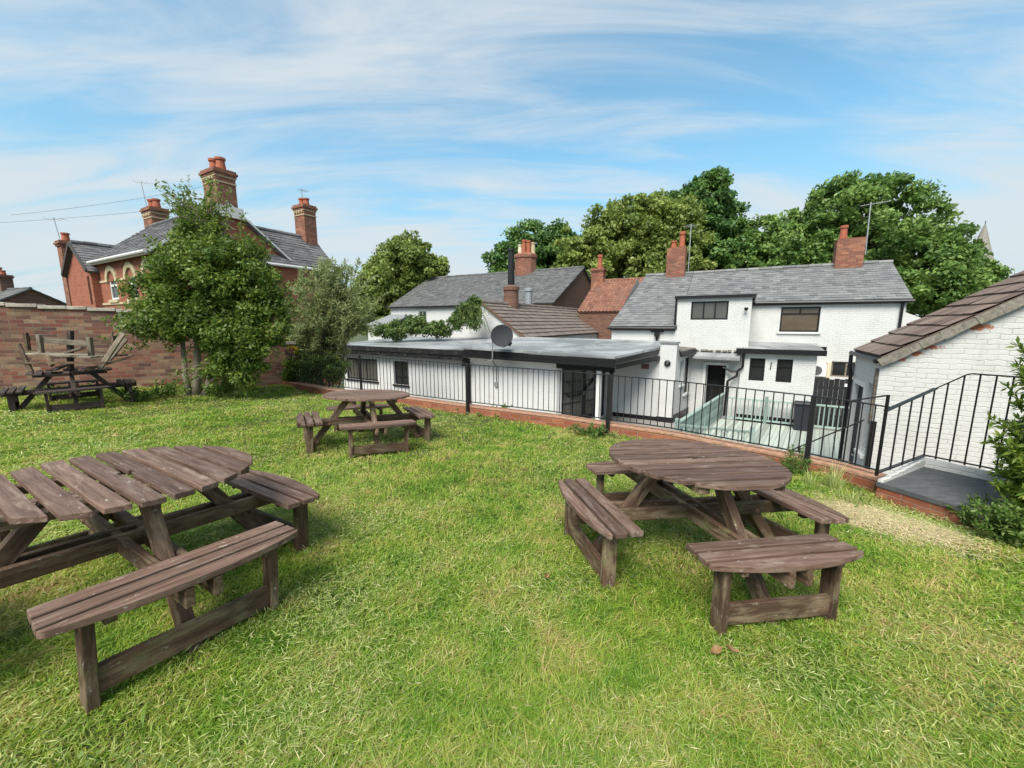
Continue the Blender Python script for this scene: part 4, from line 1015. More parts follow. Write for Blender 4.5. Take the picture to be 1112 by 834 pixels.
# wall UV (projected) origin is the outhouse's local frame
M['gable'] = painted_brick('white_gable_brick', (0.54, 0.54, 0.52), 0.083, [(a - 3, b, r) for a, b, r in sp_], dirt=.75, course=.4)
m = nb_(); m.face([(0, 0, 0), (2 * xr, 0, 0), (2 * xr, 0, ze), (xr, 0, zr), (0, 0, ze)]); m.build('gable_wall', M['gable'], oh)
m = nb_(); m.face([(2 * xr, 0, 0), (2 * xr, D, 0), (2 * xr, D, ze), (2 * xr, 0, ze)]); m.face([(2 * xr, D, 0), (0, D, 0), (0, D, ze), (xr, D, zr), (2 * xr, D, ze)])
m.build('wall', M['white_wall'], oh)
Tl = T_(0, D, 0, -90)   # local x from the far end to the near corner on the door side
m = nb_(Tl); m.wall(0, D, 0, ze, 0, [(.25, 1.1, .05, 2.55), (1.2, 1.55, 1.3, 2.6)]); m.build('wall', M['white_wall'], oh)
m = nb_(Tl); m.box(.25, .33, -.03, .1, .05, 2.55); m.box(1.02, 1.10, -.03, .1, .05, 2.55); m.box(.33, 1.02, -.028, .098, 2.47, 2.55); m.build('door_frame', M['white_trim'], oh)
m = nb_(Tl); m.box(.34, 1.01, .04, .08, .06, 2.46); dr = m.build('door', M['black_wood'], oh)
m = nb_(Tl); m.tube([(.93, .03, 1.1), (.93, -.03, 1.1), (.85, -.03, 1.1)], .012, 6); m.build('handle', M['steel'], dr)
window(oh, 1.2, 1.55, 1.3, 2.6, Tl, (1,), None, 'white_trim', 'glass', .06)
m = nb_(Tl); m.box(1.60, 1.70, -.03, -.003, 1.9, 2.9); m.build('board', M['wood_old'], oh)
m = nb_(); m.tube([(-.07, -.03, ze - .04), (-.07, D + .08, ze - .02)], .045, 8); m.build('gutter', M['black'], oh)
m = nb_(); m.tube([(-.08, D + .02, ze - .06), (-.08, D - .02, ze - .3), (-.05, D - .02, ze - .45), (-.05, D - .02, 0)], .035, 8); m.build('downpipe', M['black'], oh)
m = nb_(); m.box(-.03, .05, -.04, .04, 0, 1.98); m.build('corner_post', M['black'], oh)
kk = (zr - ze) / xr; dx = .03
tile_roof((-dx, D + .1, ze - kk * dx + .06), (-dx, -.05, ze - kk * dx + .06), (xr, -.05, zr + .06), (xr, D + .1, zr + .06), .30, .31, 'inter', M['conc_tile'], 'roof', oh, lift=.022, thick=.07)
tile_roof((2 * xr + dx, -.05, ze - kk * dx + .06), (2 * xr + dx, D + .1, ze - kk * dx + .06), (xr, D + .1, zr + .06), (xr, -.05, zr + .06), .30, .31, 'flat', M['conc_tile'], 'roof', oh, lift=.022)
ridge_tiles((xr, -.06, zr + .08), (xr, D + .12, zr + .08), M['conc_tile'], oh)
m = nb_()
for sgn2 in (1, -1):
    n = 26
    for i in range(n):
        a = i / n; b = (i + 1) / n; f = lambda q: Vector(((xr - (xr + dx) * (1 - q)) if sgn2 > 0 else (xr + (xr + dx) * (1 - q)), -.055 - random.uniform(0, .012), ze - kk * dx + (zr - ze + kk * dx) * q - .045))
        m.bar(f(a), f(b), .10, .12 + random.uniform(-.02, .02), lap=.01)
m.build('verge', M['verge'], oh)

# ------------------------------------------------------------------ middle gabled building
md = fthing('tiled_gable_building', 'low white gabled building with banded brown tile roof behind the flat roof', 'building', PF, (-11.8, 3, 0))
gable_house(md, -14.3, -9.3, .22, 15, 0, 2.96, 4.66, M['white_long'], M['mid_tile'], .33, .34, 'inter', 'y', ov=.1, thick=.06, lift=.035)
m = nb_()
for q in range(16):
    a, b = q / 16, (q + 1) / 16; f = lambda t: Vector((-9.2 - 2.6 * t, .11, 2.88 + 1.82 * t)); m.bar(f(a), f(b), .05, .11, lap=.003)
m.build('bargeboard', simple('worn_brown_paint', (.12, .07, .05), .7, .3, 9), md)
o = fthing('round_flue_stack', 'tall dark flue pipe on a squat round brick stack', 'flue', PF, (-11.8, 3.2, 4.5))
m = nb_(); m.lathe((-11.8, 3.2, 4.3), [(.44, 0), (.42, 1.2), (.47, 1.22), (.47, 1.4), (.3, 1.5)], 14); m.build('stack', M['dark_brick'], o)
m = nb_(); m.lathe((-11.8, 3.2, 5.7), [(.2, 0), (.17, 2.0), (.21, 2.02), (.2, 2.12), (.12, 2.14)], 14); m.build('pipe', M['iron'], o)

# ------------------------------------------------------------------ slate house further back
SF = frame(3.3, 33, YARD, -30)
sh = fthing('slate_house', 'long white cottage with mossy dark slate roof and dark brick gable', 'house', SF, (-9, 0, 0))
m = nb_(); m.wall(-18.5, -2.2, 0, 5.3, 0, [(-14.62, -13.6, 3.75, 4.8)]); m.face([(-18.5, 13.6, 0), (-18.5, 0, 0), (-18.5, 0, 5.3), (-18.5, 6.8, 8.75), (-18.5, 13.6, 5.3)]); m.face([(0, 13.6, 0), (-18.5, 13.6, 0), (-18.5, 13.6, 5.3), (0, 13.6, 5.3)]); m.build('wall', M['white_long'], sh)
m = nb_(); m.wall(-2.2, 0, 0, 5.3, 0); m.build('wall', M['cream'], sh)
m = nb_(); m.face([(0.02, 0, 0), (0.02, 13.6, 0), (0.02, 13.6, 5.3), (0.02, 6.8, 8.75), (0.02, 0, 5.3)]); m.build('gable_wall', M['dark_brick'], sh)
tile_roof((-18.7, -.25, 5.27), (.2, -.25, 5.27), (.2, 6.8, 8.85), (-19.2, 6.8, 8.85), .36, .30, 'flat', M['old_slate'], 'roof', sh, lift=.02, jitter=.014)
tile_roof((.2, 13.85, 5.27), (-18.7, 13.85, 5.27), (-19.2, 6.8, 8.85), (.2, 6.8, 8.85), .8, .6, 'flat', M['old_slate'], 'roof', sh)
ridge_tiles((-19.2, 6.8, 8.87), (.2, 6.8, 8.87), M['old_slate'], sh, .13)
m = nb_(); m.tube([(-18.8, -.32, 5.2), (.2, -.32, 5.2)], .07, 8); m.build('gutter', M['black'], sh)
window(sh, -14.62, -13.6, 3.75, 4.8, T_(0, 0), (1, 1), .5, 'white_trim', 'glass', .1)
c = nb_(); c.lathe((-6.1, 6.8, 8.2), [(1.15, 0), (1.1, 1.9), (1.2, 1.95), (1.2, 2.2), (1.05, 2.35), (.9, 2.4)], 10); c = c.build('chimney', M['stack_brick'], sh)
for (a, b, h, mm) in ((-.55, -.2, .95, 'cream'), (-.05, -.3, 1.35, 'pot'), (.45, -.25, 1.25, 'pot'), (.1, .4, 1.1, 'buff'), (.75, .1, 1.1, 'buff')):
    q = nb_(); q.lathe((-6.1 + a, 6.8 + b, 10.55), [(.24, 0), (.2, h * .85), (.25, h * .87), (.25, h), (.18, h)], 10); q.build('pot', M[mm], c)
m = nb_(); m.lathe((-1.25, -1.8, 2.9), [(.28, 0), (.28, 3.2), (.36, 3.22), (.36, 3.4), (.28, 3.45), (.1, 3.5)], 14); m.build('flue', M['steel'], sh)
m = nb_(); m.box(-2.2, .0, -2.6, -.01, 0, 2.9); m.build('back_porch', M['cream'], sh)
poly_slab([(-18.6, -3.2, 3.5), (-15.6, -3.2, 3.5), (-15.6, -.02, 4.5), (-18.6, -.02, 4.5)], .12, 'lean_to_roof', M['flash'], sh)
m = nb_(); m.box(-18.5, -15.7, -3.1, -.02, 0, 3.35); m.build('lean_to', M['white_long'], sh)
o = fthing('satellite_dish', 'pale satellite dish high on the dark brick gable', 'satellite dish', SF, (.2, 9, 7))
m = nb_(T_(.25, 9.3, 7.1) @ Matrix.Rotation(R_(20), 4, 'Z') @ Matrix.Rotation(R_(75), 4, 'Y')); m.lathe((0, 0, 0), [(.03, 0), (.3, .05), (.42, .12), (.42, .14), (.2, .05), (.03, .02)], 20); m.build('dish', M['plastic_white'], o, smooth=True)
m = nb_(); m.tube([(.03, 9.3, 7.1), (.3, 9.3, 7.1)], .03, 6); m.build('bracket', M['steel'], o)

# ------------------------------------------------------------------ pantile cottage
TF = frame(5.0, 30, YARD, -30)
pt = fthing('pantile_cottage', 'dark brick cottage with orange clay pantile roof beside the slate house', 'house', TF, (4, 2, 0))
gable_house(pt, 0, 9, 0, 8, 0, 4.5, 7.0, M['dark_brick'], M['pantile'], .27, .33, 'roman', 'x', ov=.12, lift=.02)
chimney(pt, .1, 4, 6.2, 8.05, 1.0, .7, M['stack_brick'], [(.1, 1.05, .2)])
# ------------------------------------------------------------------ red brick villa on the left
RF = frame(-21.5, 21, YARD, -30)
rh = fthing('red_brick_villa', 'large red brick villa with tall banded chimneys and arched white windows', 'house', RF, (3, 3, 0))
def arch_window(x, w, z0, z1):
    m = nb_(); f = .09
    m.box(x - w / 2, x - w / 2 + f, .02, .1, z0, z1 - w / 2); m.box(x + w / 2 - f, x + w / 2, .02, .1, z0, z1 - w / 2); m.box(x - w / 2 + f, x + w / 2 - f, .022, .098, z0, z0 + f); m.box(x - w / 2 + f, x + w / 2 - f, .018, .096, (z0 + z1) / 2 - .05, (z0 + z1) / 2 + .05)
    n = 8
    for i in range(n):
        a, b = math.pi * i / n, math.pi * (i + 1) / n; r = w / 2 - f / 2
        m.bar((x + r * math.cos(a), .06, z1 - w / 2 + r * math.sin(a)), (x + r * math.cos(b), .06, z1 - w / 2 + r * math.sin(b)), .08, f, lap=.02)
    w_ = m.build('window', M['white_trim'], rh)
    p = nb_(); pts = [(x - w / 2 + .03, .065, z0), (x + w / 2 - .03, .065, z0)] + [(x + (w / 2 - .03) * math.cos(math.pi * i / 10), .065, z1 - w / 2 + (w / 2 - .03) * math.sin(math.pi * i / 10)) for i in range(11)]
    p.face(pts); p.build('pane', M['glass'], w_)
    s = nb_(); n = 9
    for i in range(n):
        a, b = math.pi * i / n, math.pi * (i + 1) / n; r = w / 2 + .14
        s.bar((x + r * math.cos(a), -.03, z1 - w / 2 + r * math.sin(a)), (x + r * math.cos(b), -.03, z1 - w / 2 + r * math.sin(b)), .1, .24, lap=.01)
    s.build('stone_arch', M['buff'], w_)
    q = nb_(); q.box(x - w / 2 - .1, x + w / 2 + .1, -.1, .03, z0 - .14, z0 - .004); q.build('sill', M['buff'], w_)
WX = []
m = nb_()
ex0, ex1 = -1.4, 7.5
wins = [(2.4, .95, 4.80, 6.15), (4.75, .95, 4.80, 6.15), (6.7, .7, 4.80, 6.15)]
m.wall(ex0, ex1, 0, 6.7, 0, [(x - w / 2, x + w / 2, a, b - w / 2) for x, w, a, b in wins], depth=.1)
for P in ([(ex1, 0, 0), (ex1, 6, 0), (ex1, 6, 6.7), (ex1, 3, 9.1), (ex1, 0, 6.7)], [(ex0, 6, 0), (ex0, 0, 0), (ex0, 0, 6.7), (ex0, 3, 9.1), (ex0, 6, 6.7)], [(ex1, 6, 0), (ex0, 6, 0), (ex0, 6, 6.7), (ex1, 6, 6.7)]): m.face(P)
# rear wing
m.face([(7.9, 2, 0), (7.9, 8.3, 0), (7.9, 8.3, 6.75), (7.9, 2, 6.75)]); m.face([(3.9, 8.3, 0), (3.9, 4.2, 0), (3.9, 4.2, 6.75), (3.9, 8.3, 6.75)])
m.face([(7.9, 8.3, 0), (3.9, 8.3, 0), (3.9, 8.3, 6.75), (5.9, 8.3, 8.65), (7.9, 8.3, 6.75)]); m.face([(7.505, 2, 0), (7.9, 2, 0), (7.9, 2, 6.75), (7.505, 2, 7.1)])
# small front gable wing
m.wall(-3.0, .7, 0, 6.25, -.3, [(.05, .38, 4.6, 6.0)]); m.face([(-3.0, -.3, 6.25), (.7, -.3, 6.25), (-1.15, -.3, 7.65)]); m.face([(-3, 4, 0), (-3, -.3, 0), (-3, -.3, 6.25), (-3, 4, 6.25)]); m.face([(.7, -.3, 0), (.7, .02, 0), (.7, .02, 6.25), (.7, -.3, 6.25)])
m.build('wall', M['house_brick'], rh)
for x, w, a, b in wins: arch_window(x, w, a, b)
m = nb_(); p = nb_(T_(0, -.3)); p.box(.05, .38, .05, .07, 4.6, 6.0); p.build('window', M['glass'], rh)
m.box(.72, 7.45, -.05, -.002, 4.56, 4.66); m.box(.72, 1.75, -.035, -.003, 5.66, 5.76); m.box(3.05, 4.1, -.035, -.003, 5.66, 5.76); m.box(5.4, 6.2, -.035, -.003, 5.66, 5.76); m.build('string_course', M['buff'], rh)
tile_roof((ex0 - .1, -.22, 6.62), (7.65, -.22, 6.62), (7.65, 3, 9.2), (ex0 - .3, 3, 9.2), .3, .24, 'flat', M['red_slate'], 'roof', rh, lift=.018, jitter=.01)
tile_roof((7.65, 6.22, 6.62), (ex0 - .3, 6.22, 6.62), (ex0 - .3, 3, 9.2), (7.65, 3, 9.2), .6, .5, 'flat', M['red_slate'], 'roof', rh)
tile_roof((8.1, 1.9, 6.62), (8.1, 8.5, 6.62), (5.9, 8.5, 8.72), (5.9, 1.9, 8.72), .3, .24, 'flat', M['red_slate'], 'roof', rh, lift=.018, jitter=.01)
tile_roof((3.7, 8.5, 6.62), (3.7, 4.1, 6.62), (5.9, 4.1, 8.72), (5.9, 8.5, 8.72), .6, .5, 'flat', M['red_slate'], 'roof', rh)
tile_roof((.85, -.45, 6.20), (.85, 3.6, 6.20), (-1.15, 3.6, 7.75), (-1.15, -.45, 7.75), .3, .24, 'flat', M['red_slate'], 'roof', rh, lift=.018)
tile_roof((-3.15, 3.6, 6.20), (-3.15, -.45, 6.20), (-1.15, -.45, 7.75), (-1.15, 3.6, 7.75), .3, .24, 'flat', M['red_slate'], 'roof', rh, lift=.018)
for a, b in (((ex0 - .2, 3, 9.22), (7.65, 3, 9.22)), ((5.9, 4.1, 8.74), (5.9, 8.5, 8.74)), ((-1.15, -.4, 7.78), (-1.15, 3.5, 7.78))): ridge_tiles(a, b, M['red_slate'], rh, .12)
m = nb_(); m.box(.7, 7.5, -.30, -.2, 6.50, 6.60); m.tube([(.75, -.35, 6.62), (7.65, -.35, 6.6)], .07, 8); m.tube([(8.2, 1.95, 6.62), (8.2, 8.5, 6.62)], .07, 8); m.tube([(8.05, 8.25, 6.6), (8.0, 8.25, 6.2), (7.97, 8.25, 0)], .06, 8); m.build('gutter', M['white_trim'], rh)
m = nb_(); m.bar((7.72, -.25, 6.62), (7.72, 3, 9.22), .05, .10); m.bar((7.72, 6.25, 6.62), (7.72, 3, 9.22), .05, .08); m.prism([(7.70, 2.4), (7.74, 2.4), (7.74, 3.6), (7.70, 3.6)], 8.6, 9.1); m.build('bargeboard', M['white_trim'], rh)
m = nb_(); m.bar((-3.1, -.48, 6.22), (-1.15, -.48, 7.72), .05, .16); m.bar((.8, -.48, 6.22), (-1.15, -.48, 7.72), .05, .16); m.build('bargeboard', simple('dark_barge_paint', (.06, .05, .045), .6, .2), rh)
chimney(rh, -1.2, 3.3, 8.4, 10.25, 1.15, .8, M['stack_brick'], [(-.3, .55, .19), (.3, .5, .19)], True)
chimney(rh, 7.0, 3.0, 8.8, 10.75, 1.2, .85, M['stack_brick'], [(-.3, .6, .2), (.3, .55, .2)], True)
chimney(rh, 5.9, 8.0, 8.0, 10.55, .95, .75, M['stack_brick'], [(-.2, .45, .17), (.2, .4, .17)], True)
chimney(rh, -3.55, .0, 0, 8.1, .72, .62, M['stack_brick'], [(0, .45, .17)], False)
aerial('tall aerial rising beside the left villa chimney', RF @ Vector((-1.9, 3.3, 9.0)), 2.9, 5, 20, (-.3, 0), .8)
aerial('aerial behind the right hand villa chimney', RF @ Vector((5.6, 8.1, 9.6)), 2.0, 4, 60, (0, 0), .5)
aerial('slender aerial on the thin leaning end stack of the villa', RF @ Vector((-3.95, .0, 6.8)), 2.6, 3, 10, (-.35, 0), .7)
# far roofs at the left edge
DF = frame(-55, 36, YARD, -20)
CUR = Matrix.Identity(4)
dh = fthing('distant_house', 'low distant house with dark grey roof and brick chimney above the garden wall', 'house', DF, (4, 4, 0))
gable_house(dh, -8, 12, 0, 8, 0, 4.3, 6.6, M['dark_brick'], M['old_slate'], .4, .35, 'flat', 'x', ov=.2)
chimney(dh, 7.6, 4, 6.2, 7.95, 1.4, .8, M['dark_brick'], [(-.3, .7, .2), (.3, .4, .2)])
DF2 = frame(-78, 48, YARD, -20)
dh2 = fthing('distant_house', 'farther pale gabled house with light verge at the left edge', 'house', DF2, (2, 4, 0))
gable_house(dh2, -8, 12, 0, 9, 0, 5.6, 8.9, M['white_long'], M['old_slate'], .5, .45, 'flat', 'x', ov=.2)
# church spire
spf = frame(119.5, 105, YARD, 0)
spi = fthing('church_spire', 'pointed stone church spire far beyond the big tree', 'spire', spf, (0, 0, 0))
m = nb_(); m.lathe((0, 0, 0), [(3.1, 17), (.12, 28.2)], 8); m.build('spire', M['stone'], spi)
m = nb_(); m.box(-3, 3, -3, 3, 0, 17.1); m.build('tower', M['stone'], spi)
m = nb_(); m.tube([(0, 0, 28.1), (0, 0, 29)], .08, 6); m.build('finial', M['iron'], spi)
# service wires
for k, (a, b, L) in enumerate((((-24, 20, 6.6), (-15.6, 22.0, 8.6), 'upper thin overhead wire running to the villa roof'), ((-30, 20, 6.0), (-16.4, 21.5, 7.4), 'lower thin overhead wire running to the villa eaves'))):
    o = MB(); a, b = Vector(a), Vector(b); o.tube([a.lerp(b, i / 8) - Vector((0, 0, .5 * (i / 8) * (1 - i / 8))) for i in range(9)], .006, 4)
    tag(o.build('overhead_wire', M['iron']), L, 'wire')

# ------------------------------------------------------------------ trees beyond the roofs
cP, sP = math.cos(PIT), math.sin(PIT)
def at(x, y, Y):
    u, v = (x - 556) / FPX, (417 - y) / FPX; r = Vector((u, cP + v * sP, -sP + v * cP)); t = Y / r.y
    return Vector((0, 0, EYE)) + r * t
def blob(x, y, rx, ry, Y, dy=0.0, deep=0.8):
    c = at(x, y, Y); k = Y / FPX; return (tuple(c + Vector((0, dy, 0))), (rx * k, rx * k * deep, ry * k))
def far_tree(name, label, bl, Y, leafm, n, per, spread, size, r0=.45, group='trees behind the roofs', **kw):
    bs = [blob(*b, Y) if len(b) == 4 else blob(*b[:4], Y, b[4]) for b in bl]
    x = sum(b[0][0] for b in bs) / len(bs); y = sum(b[0][1] for b in bs) / len(bs); z = sum(b[0][2] for b in bs) / len(bs)
    return tree(name, label, 'tree', (x, y, YARD), bs, (x, y, z), r0, leafm, M['bark_dark'], n, per, spread, size, group=group, **kw)
far_tree('round_tree', 'rounded lime green tree left of the slate house roof', [(442, 292, 42, 28), (412, 302, 24, 22), (468, 300, 19, 24), (440, 272, 26, 14), (425, 320, 30, 30), (455, 325, 30, 30), (402, 325, 22, 24), (410, 345, 36, 22)], 50, M['leaf_lime'], 420, 130, 1.0, .24, shell=.6)
far_tree('dark_tree', 'dark green tree behind the round brick chimney', [(585, 268, 38, 24), (553, 282, 24, 20), (606, 262, 18, 20), (575, 300, 45, 30)], 56, M['leaf_deep'], 300, 120, 1.1, .27, shell=.55)
far_tree('broad_tree', 'broad pale yellow green tree behind the pantile roof', [(690, 255, 52, 36), (640, 272, 34, 28), (626, 292, 24, 24), (728, 258, 38, 38), (690, 295, 70, 30), (660, 250, 28, 22), (712, 232, 22, 18)], 50, M['leaf_lime'], 620, 130, 1.05, .25, shell=.65)
far_tree('tall_tree', 'tallest dark tree with lopsided crown behind the brick chimney', [(772, 214, 27, 24), (752, 240, 28, 28), (785, 245, 24, 26), (766, 275, 44, 30), (742, 222, 14, 16), (775, 196, 18, 9)], 53, M['leaf_deep'], 420, 125, .95, .26, shell=.55)
far_tree('low_tree', 'lower mid green tree between the tall tree and the great round tree', [(832, 262, 30, 22), (812, 280, 26, 24), (845, 285, 30, 28), (800, 300, 40, 22)], 52, M['leaf_mid'], 190, 110, 1.0, .27)
far_tree('great_tree', 'great spreading dark green tree behind the white house', [(930, 246, 62, 46), (888, 266, 38, 38), (988, 258, 48, 44), (950, 300, 88, 42), (870, 290, 30, 36), (1020, 290, 34, 40), (1000, 320, 60, 40), (925, 215, 35, 20), (975, 212, 30, 16)], 33, M['leaf_mid'], 620, 130, .75, .17, r0=.6)
far_tree('side_tree', 'loose lower tree at the right beneath the church spire', [(1052, 296, 26, 20), (1080, 292, 14, 9), (1035, 318, 30, 24), (1065, 318, 30, 18)], 30, M['leaf_mid'], 120, 110, .55, .16, r0=.25, shell=.5)
# thin sprays sticking out of the great tree, as its outer twigs
def spray_plant(name, label, cat, base, tips, leafm, stemm, per, size, aspect, r=.012, group=None, bend=.3):
    root = thing(name, label, cat, base, 0, group); b = Vector(base); mb = MB(); Ps, As, Bs = [], [], []
    for tp in tips:
        s0, t = Vector(tp[0]) - b, Vector(tp[1]) - b; mid = s0.lerp(t, .55) + Vector((0, 0, bend * (t - s0).length * .3)); pts = []
        for i in range(6):
            f = i / 5; pts.append(s0 * (1 - f) ** 2 + mid * 2 * f * (1 - f) + t * f * f)
        mb.tube(pts, [r * (1 - .14 * i) for i in range(6)], 5)
        n = per; f = np.sqrt(rng.uniform(.05, 1.0, n)); P = np.array([list(pts[0] * (1 - q) ** 2 + (mid * 2 * q * (1 - q)) + pts[-1] * q * q) for q in f])
        d = unit(rng.normal(size=(n, 3)) + np.array(list((t - s0).normalized())) * .7); A = d * size * rng.uniform(.5, 1.2, (n, 1)); sd_ = unit(np.cross(d, rng.normal(size=(n, 3)) * .5 + np.array([0, 0, 1]))); Ps.append(P + A); As.append(A); Bs.append(sd_ * np.linalg.norm(A, axis=1, keepdims=True) * aspect)
    mb.build('stem', stemm, root)
    P = np.concatenate(Ps); quads('foliage', P, np.concatenate(As), np.concatenate(Bs), leafm, rng.uniform(0, 1, len(P)), root); return root

# ------------------------------------------------------------------ bush by the wall
bx, by = -7.86, 9.72; bz = float(gz(bx, by))
Yb = 9.75
bl = [blob(235, 303, 48, 42, Yb, -.2, .75), blob(190, 322, 32, 34, Yb, -.2, .75), blob(280, 315, 30, 38, Yb, -.2, .7), blob(238, 345, 60, 32, Yb, -.2, .6), blob(222, 272, 28, 26, Yb, 0, .8), blob(258, 384, 34, 34, Yb, -.3, .5), blob(298, 345, 24, 32, Yb, -.3, .6), blob(176, 348, 30, 20, Yb, -.2, .6), blob(257, 272, 22, 20, Yb, 0, .8), blob(282, 378, 20, 22, Yb, -.3, .5)]
def bush_extra(mb, rb):
    for dx_, e in ((.18, (.55, .2, 1.5)), (-.15, (-.25, .1, 1.7))):
        mb.tube([(dx_, 0, -.1), (dx_ + e[0] * .35, 0, .5), e], [.075, .06, .04], 8)
bush = tree('bush_tree', 'dense green bushy tree with pale forked trunk against the brick wall', 'tree', (bx, by, bz), bl, (bx + .3, by + .1, bz + 3.2), .10, M['leaf_bush'], M['bark'], 400, 165, .30, .050, aspect=.5, limbs=9, shell=.68, flat=.35, droop=.25, extra=bush_extra)
bush_root = Vector((bx, by, bz))
mb = MB(); Ps, As, Bs = [], [], []
for i in range(44):
    s0 = at(random.uniform(190, 255), random.uniform(240, 270), Yb) - bush_root; t = at(random.choice([random.gauss(204, 12), random.gauss(228, 18), random.gauss(186, 12)]), random.uniform(190, 238), Yb + random.uniform(-.4, .4)) - bush_root
    pts = [s0.lerp(t, f) + Vector((random.uniform(-.05, .05), 0, 0)) for f in (0, .35, .7, 1)]; mb.tube(pts, [.014, .010, .007, .003], 5)
    n = 48; f = rng.uniform(.1, 1, n); P = np.array([list(s0.lerp(t, q)) for q in f]) + rng.normal(0, .06, (n, 3)); A, B = leaf_axes(n, .05, .45); Ps.append(P); As.append(A); Bs.append(B)
mb.build('branch', M['bark'], bush); mb = MB()
for i in range(90):
    c_, r_b = random.choice(bl); c_ = Vector(c_) - bush_root; d_ = Vector((random.gauss(0, 1), random.gauss(0, .6) - .3, random.gauss(.1, 1))).normalized()
    s0 = c_ + Vector((d_.x * r_b[0], d_.y * r_b[1], d_.z * r_b[2])) * .75; t = s0 + d_ * random.uniform(.35, .75)
    pts = [s0, s0.lerp(t, .5) + Vector((0, 0, .04)), t]; mb.tube(pts, [.008, .006, .003], 4)
    n = 46; f = rng.uniform(.1, 1, n); P = np.array([list(s0.lerp(t, q)) for q in f]) + rng.normal(0, .05, (n, 3)); A, B = leaf_axes(n, .05, .45); Ps.append(P); As.append(A); Bs.append(B)
tag(mb.build('twigs', M['bark'], bush), kind='stuff'); P = np.concatenate(Ps); quads('top_sprays', P, np.concatenate(As), np.concatenate(Bs), M['leaf_bush'], rng.uniform(.2, .9, len(P)), bush)

# grey green shrub behind the railing end
Yg = 12.9
tips = []
for i in range(150):
    px_, py_ = random.gauss(352, 27), random.uniform(280, 420)
    px_ += (py_ - 340) * -.18; k = max(0.0, 1 - abs(py_ - 350) / 90); px_ = 352 + (px_ - 352) * (.55 + .75 * k); px_ = min(px_, 372 if py_ > 372 else 430)
    dY = random.uniform(-.7, .7); a = at(352 + random.gauss(0, 12), 420 - random.uniform(0, 60), Yg + dY * .5); t = at(px_, py_, Yg + dY); tips.append((a, t))
gs = spray_plant('grey_shrub', 'tall loose grey green shrub between the villa and the flat roof', 'shrub', tuple(at(352, 425, Yg).xy.to_3d() + Vector((0, 0, YARD))), tips, M['leaf_grey'], M['bark_dark'], 150, .075, .22, r=.016)
gb = at(352, 425, Yg).xy.to_3d() + Vector((0, 0, YARD))
bl = [blob(352, 340, 40, 42, Yg, 0, .7), blob(330, 372, 34, 30, Yg, 0, .7), blob(382, 342, 24, 30, Yg, 0, .7), blob(338, 395, 30, 26, Yg, -.3, .5), blob(360, 302, 20, 22, Yg, 0, .7), blob(366, 392, 14, 26, Yg, 0, .6)]
P, O, h = crown_points([(tuple(Vector(c) - gb), r) for c, r in bl], 230, 85, .28, .5); A, B = leaf_axes(len(P), .075, .24, O, .1, .2); quads('crown', P, A, B, M['leaf_grey'], h + rng.normal(0, .2, len(P)), gs)
mb = MB()
for i in range(6):
    e = Vector((random.uniform(-.8, .8), random.uniform(-.4, .4), 3.2)); mb.tube([(e.x * .1, e.y * .1, -.02), e * .5, e], [.06, .04, .015], 7)
mb.build('trunk', M['bark_dark'], gs)
# dark leafy undergrowth inside the railing at that corner
yb_ = at(340, 412, 12.0)
ug = thing('dark_shrub', 'dark glossy low shrub behind the far end of the railing', 'shrub', (yb_.x, yb_.y, YARD)); ub = Vector((yb_.x, yb_.y, YARD))
bl = [blob(345, 400, 34, 16, 12.1, 0, .5), blob(360, 404, 12, 14, 12.3, 0, .5), blob(325, 402, 18, 14, 12.0, 0, .5)]
P, O, h = crown_points([(tuple(Vector(c) - ub), r) for c, r in bl], 110, 80, .2, .5); A, B = leaf_axes(len(P), .06, .45, O); quads('foliage', P, A, B, M['leaf_bush'], h, ug)
mb = MB(); [mb.tube([(random.uniform(-.1, .1), 0, 0), (random.uniform(-.9, .9), random.uniform(-.3, .3), 2.0)], .02, 5) for _ in range(8)]; mb.build('stem', M['bark_dark'], ug)
# yellow flowers over the wall end
yf = at(313, 378, 12.2)
ys = thing('yellow_shrub', 'small clump of bright yellow foliage over the end of the brick wall', 'shrub', (yf.x, yf.y, yf.z - .5)); yo = Vector((yf.x, yf.y, yf.z - .5))
bl = [blob(311, 374, 9, 6, 12.2), blob(319, 380, 8, 6, 12.2), blob(309, 371, 6, 4, 12.2)]
P, O, h = crown_points([(tuple(Vector(c) - yo), r) for c, r in bl], 40, 60, .08, .5); A, B = leaf_axes(len(P), .03, .6, O); quads('foliage', P, A, B, M['flower_y'], h + .2, ys)
mb = MB(); [mb.tube([(0, 0, -1.2), (random.uniform(-.2, .2), 0, .5)], .012, 5) for _ in range(5)]; mb.build('stem', M['bark_dark'], ys)
# climber over the flat roof and the white gable
Yc = 19.6
cb_ = at(470, 366, Yc); cp = thing('climbing_plant', 'leafy climber sprawling over the flat roof and up the white gable', 'climber', tuple(cb_))
bl = [blob(430, 358, 14, 10, Yc), blob(452, 355, 20, 10, Yc), blob(476, 357, 16, 9, Yc), blob(495, 348, 12, 9, Yc), blob(507, 338, 11, 10, Yc), blob(517, 333, 9, 10, Yc), blob(512, 344, 10, 12, Yc), blob(415, 360, 10, 8, Yc)]
P, O, h = crown_points([(tuple(Vector(c) - cb_), r) for c, r in bl], 230, 70, .25, .5); A, B = leaf_axes(len(P), .085, .4, O, .2, .3); quads('foliage', P, A, B, M['leaf_ivy'], h + rng.normal(0, .2, len(P)), cp)
Ps = []; n = 900; mb = MB()
hangs = [at(random.uniform(495, 526), random.uniform(328, 350), Yc - .3) - cb_ for _ in range(60)]
for hx in hangs: mb.tube([hx, hx + Vector((random.uniform(-.1, .25), -.05, .05)), hx + Vector((random.uniform(-.1, .4), -.08, -random.uniform(.2, .7)))], .012, 4)
mb.build('stem', M['leaf_ivy'], cp)
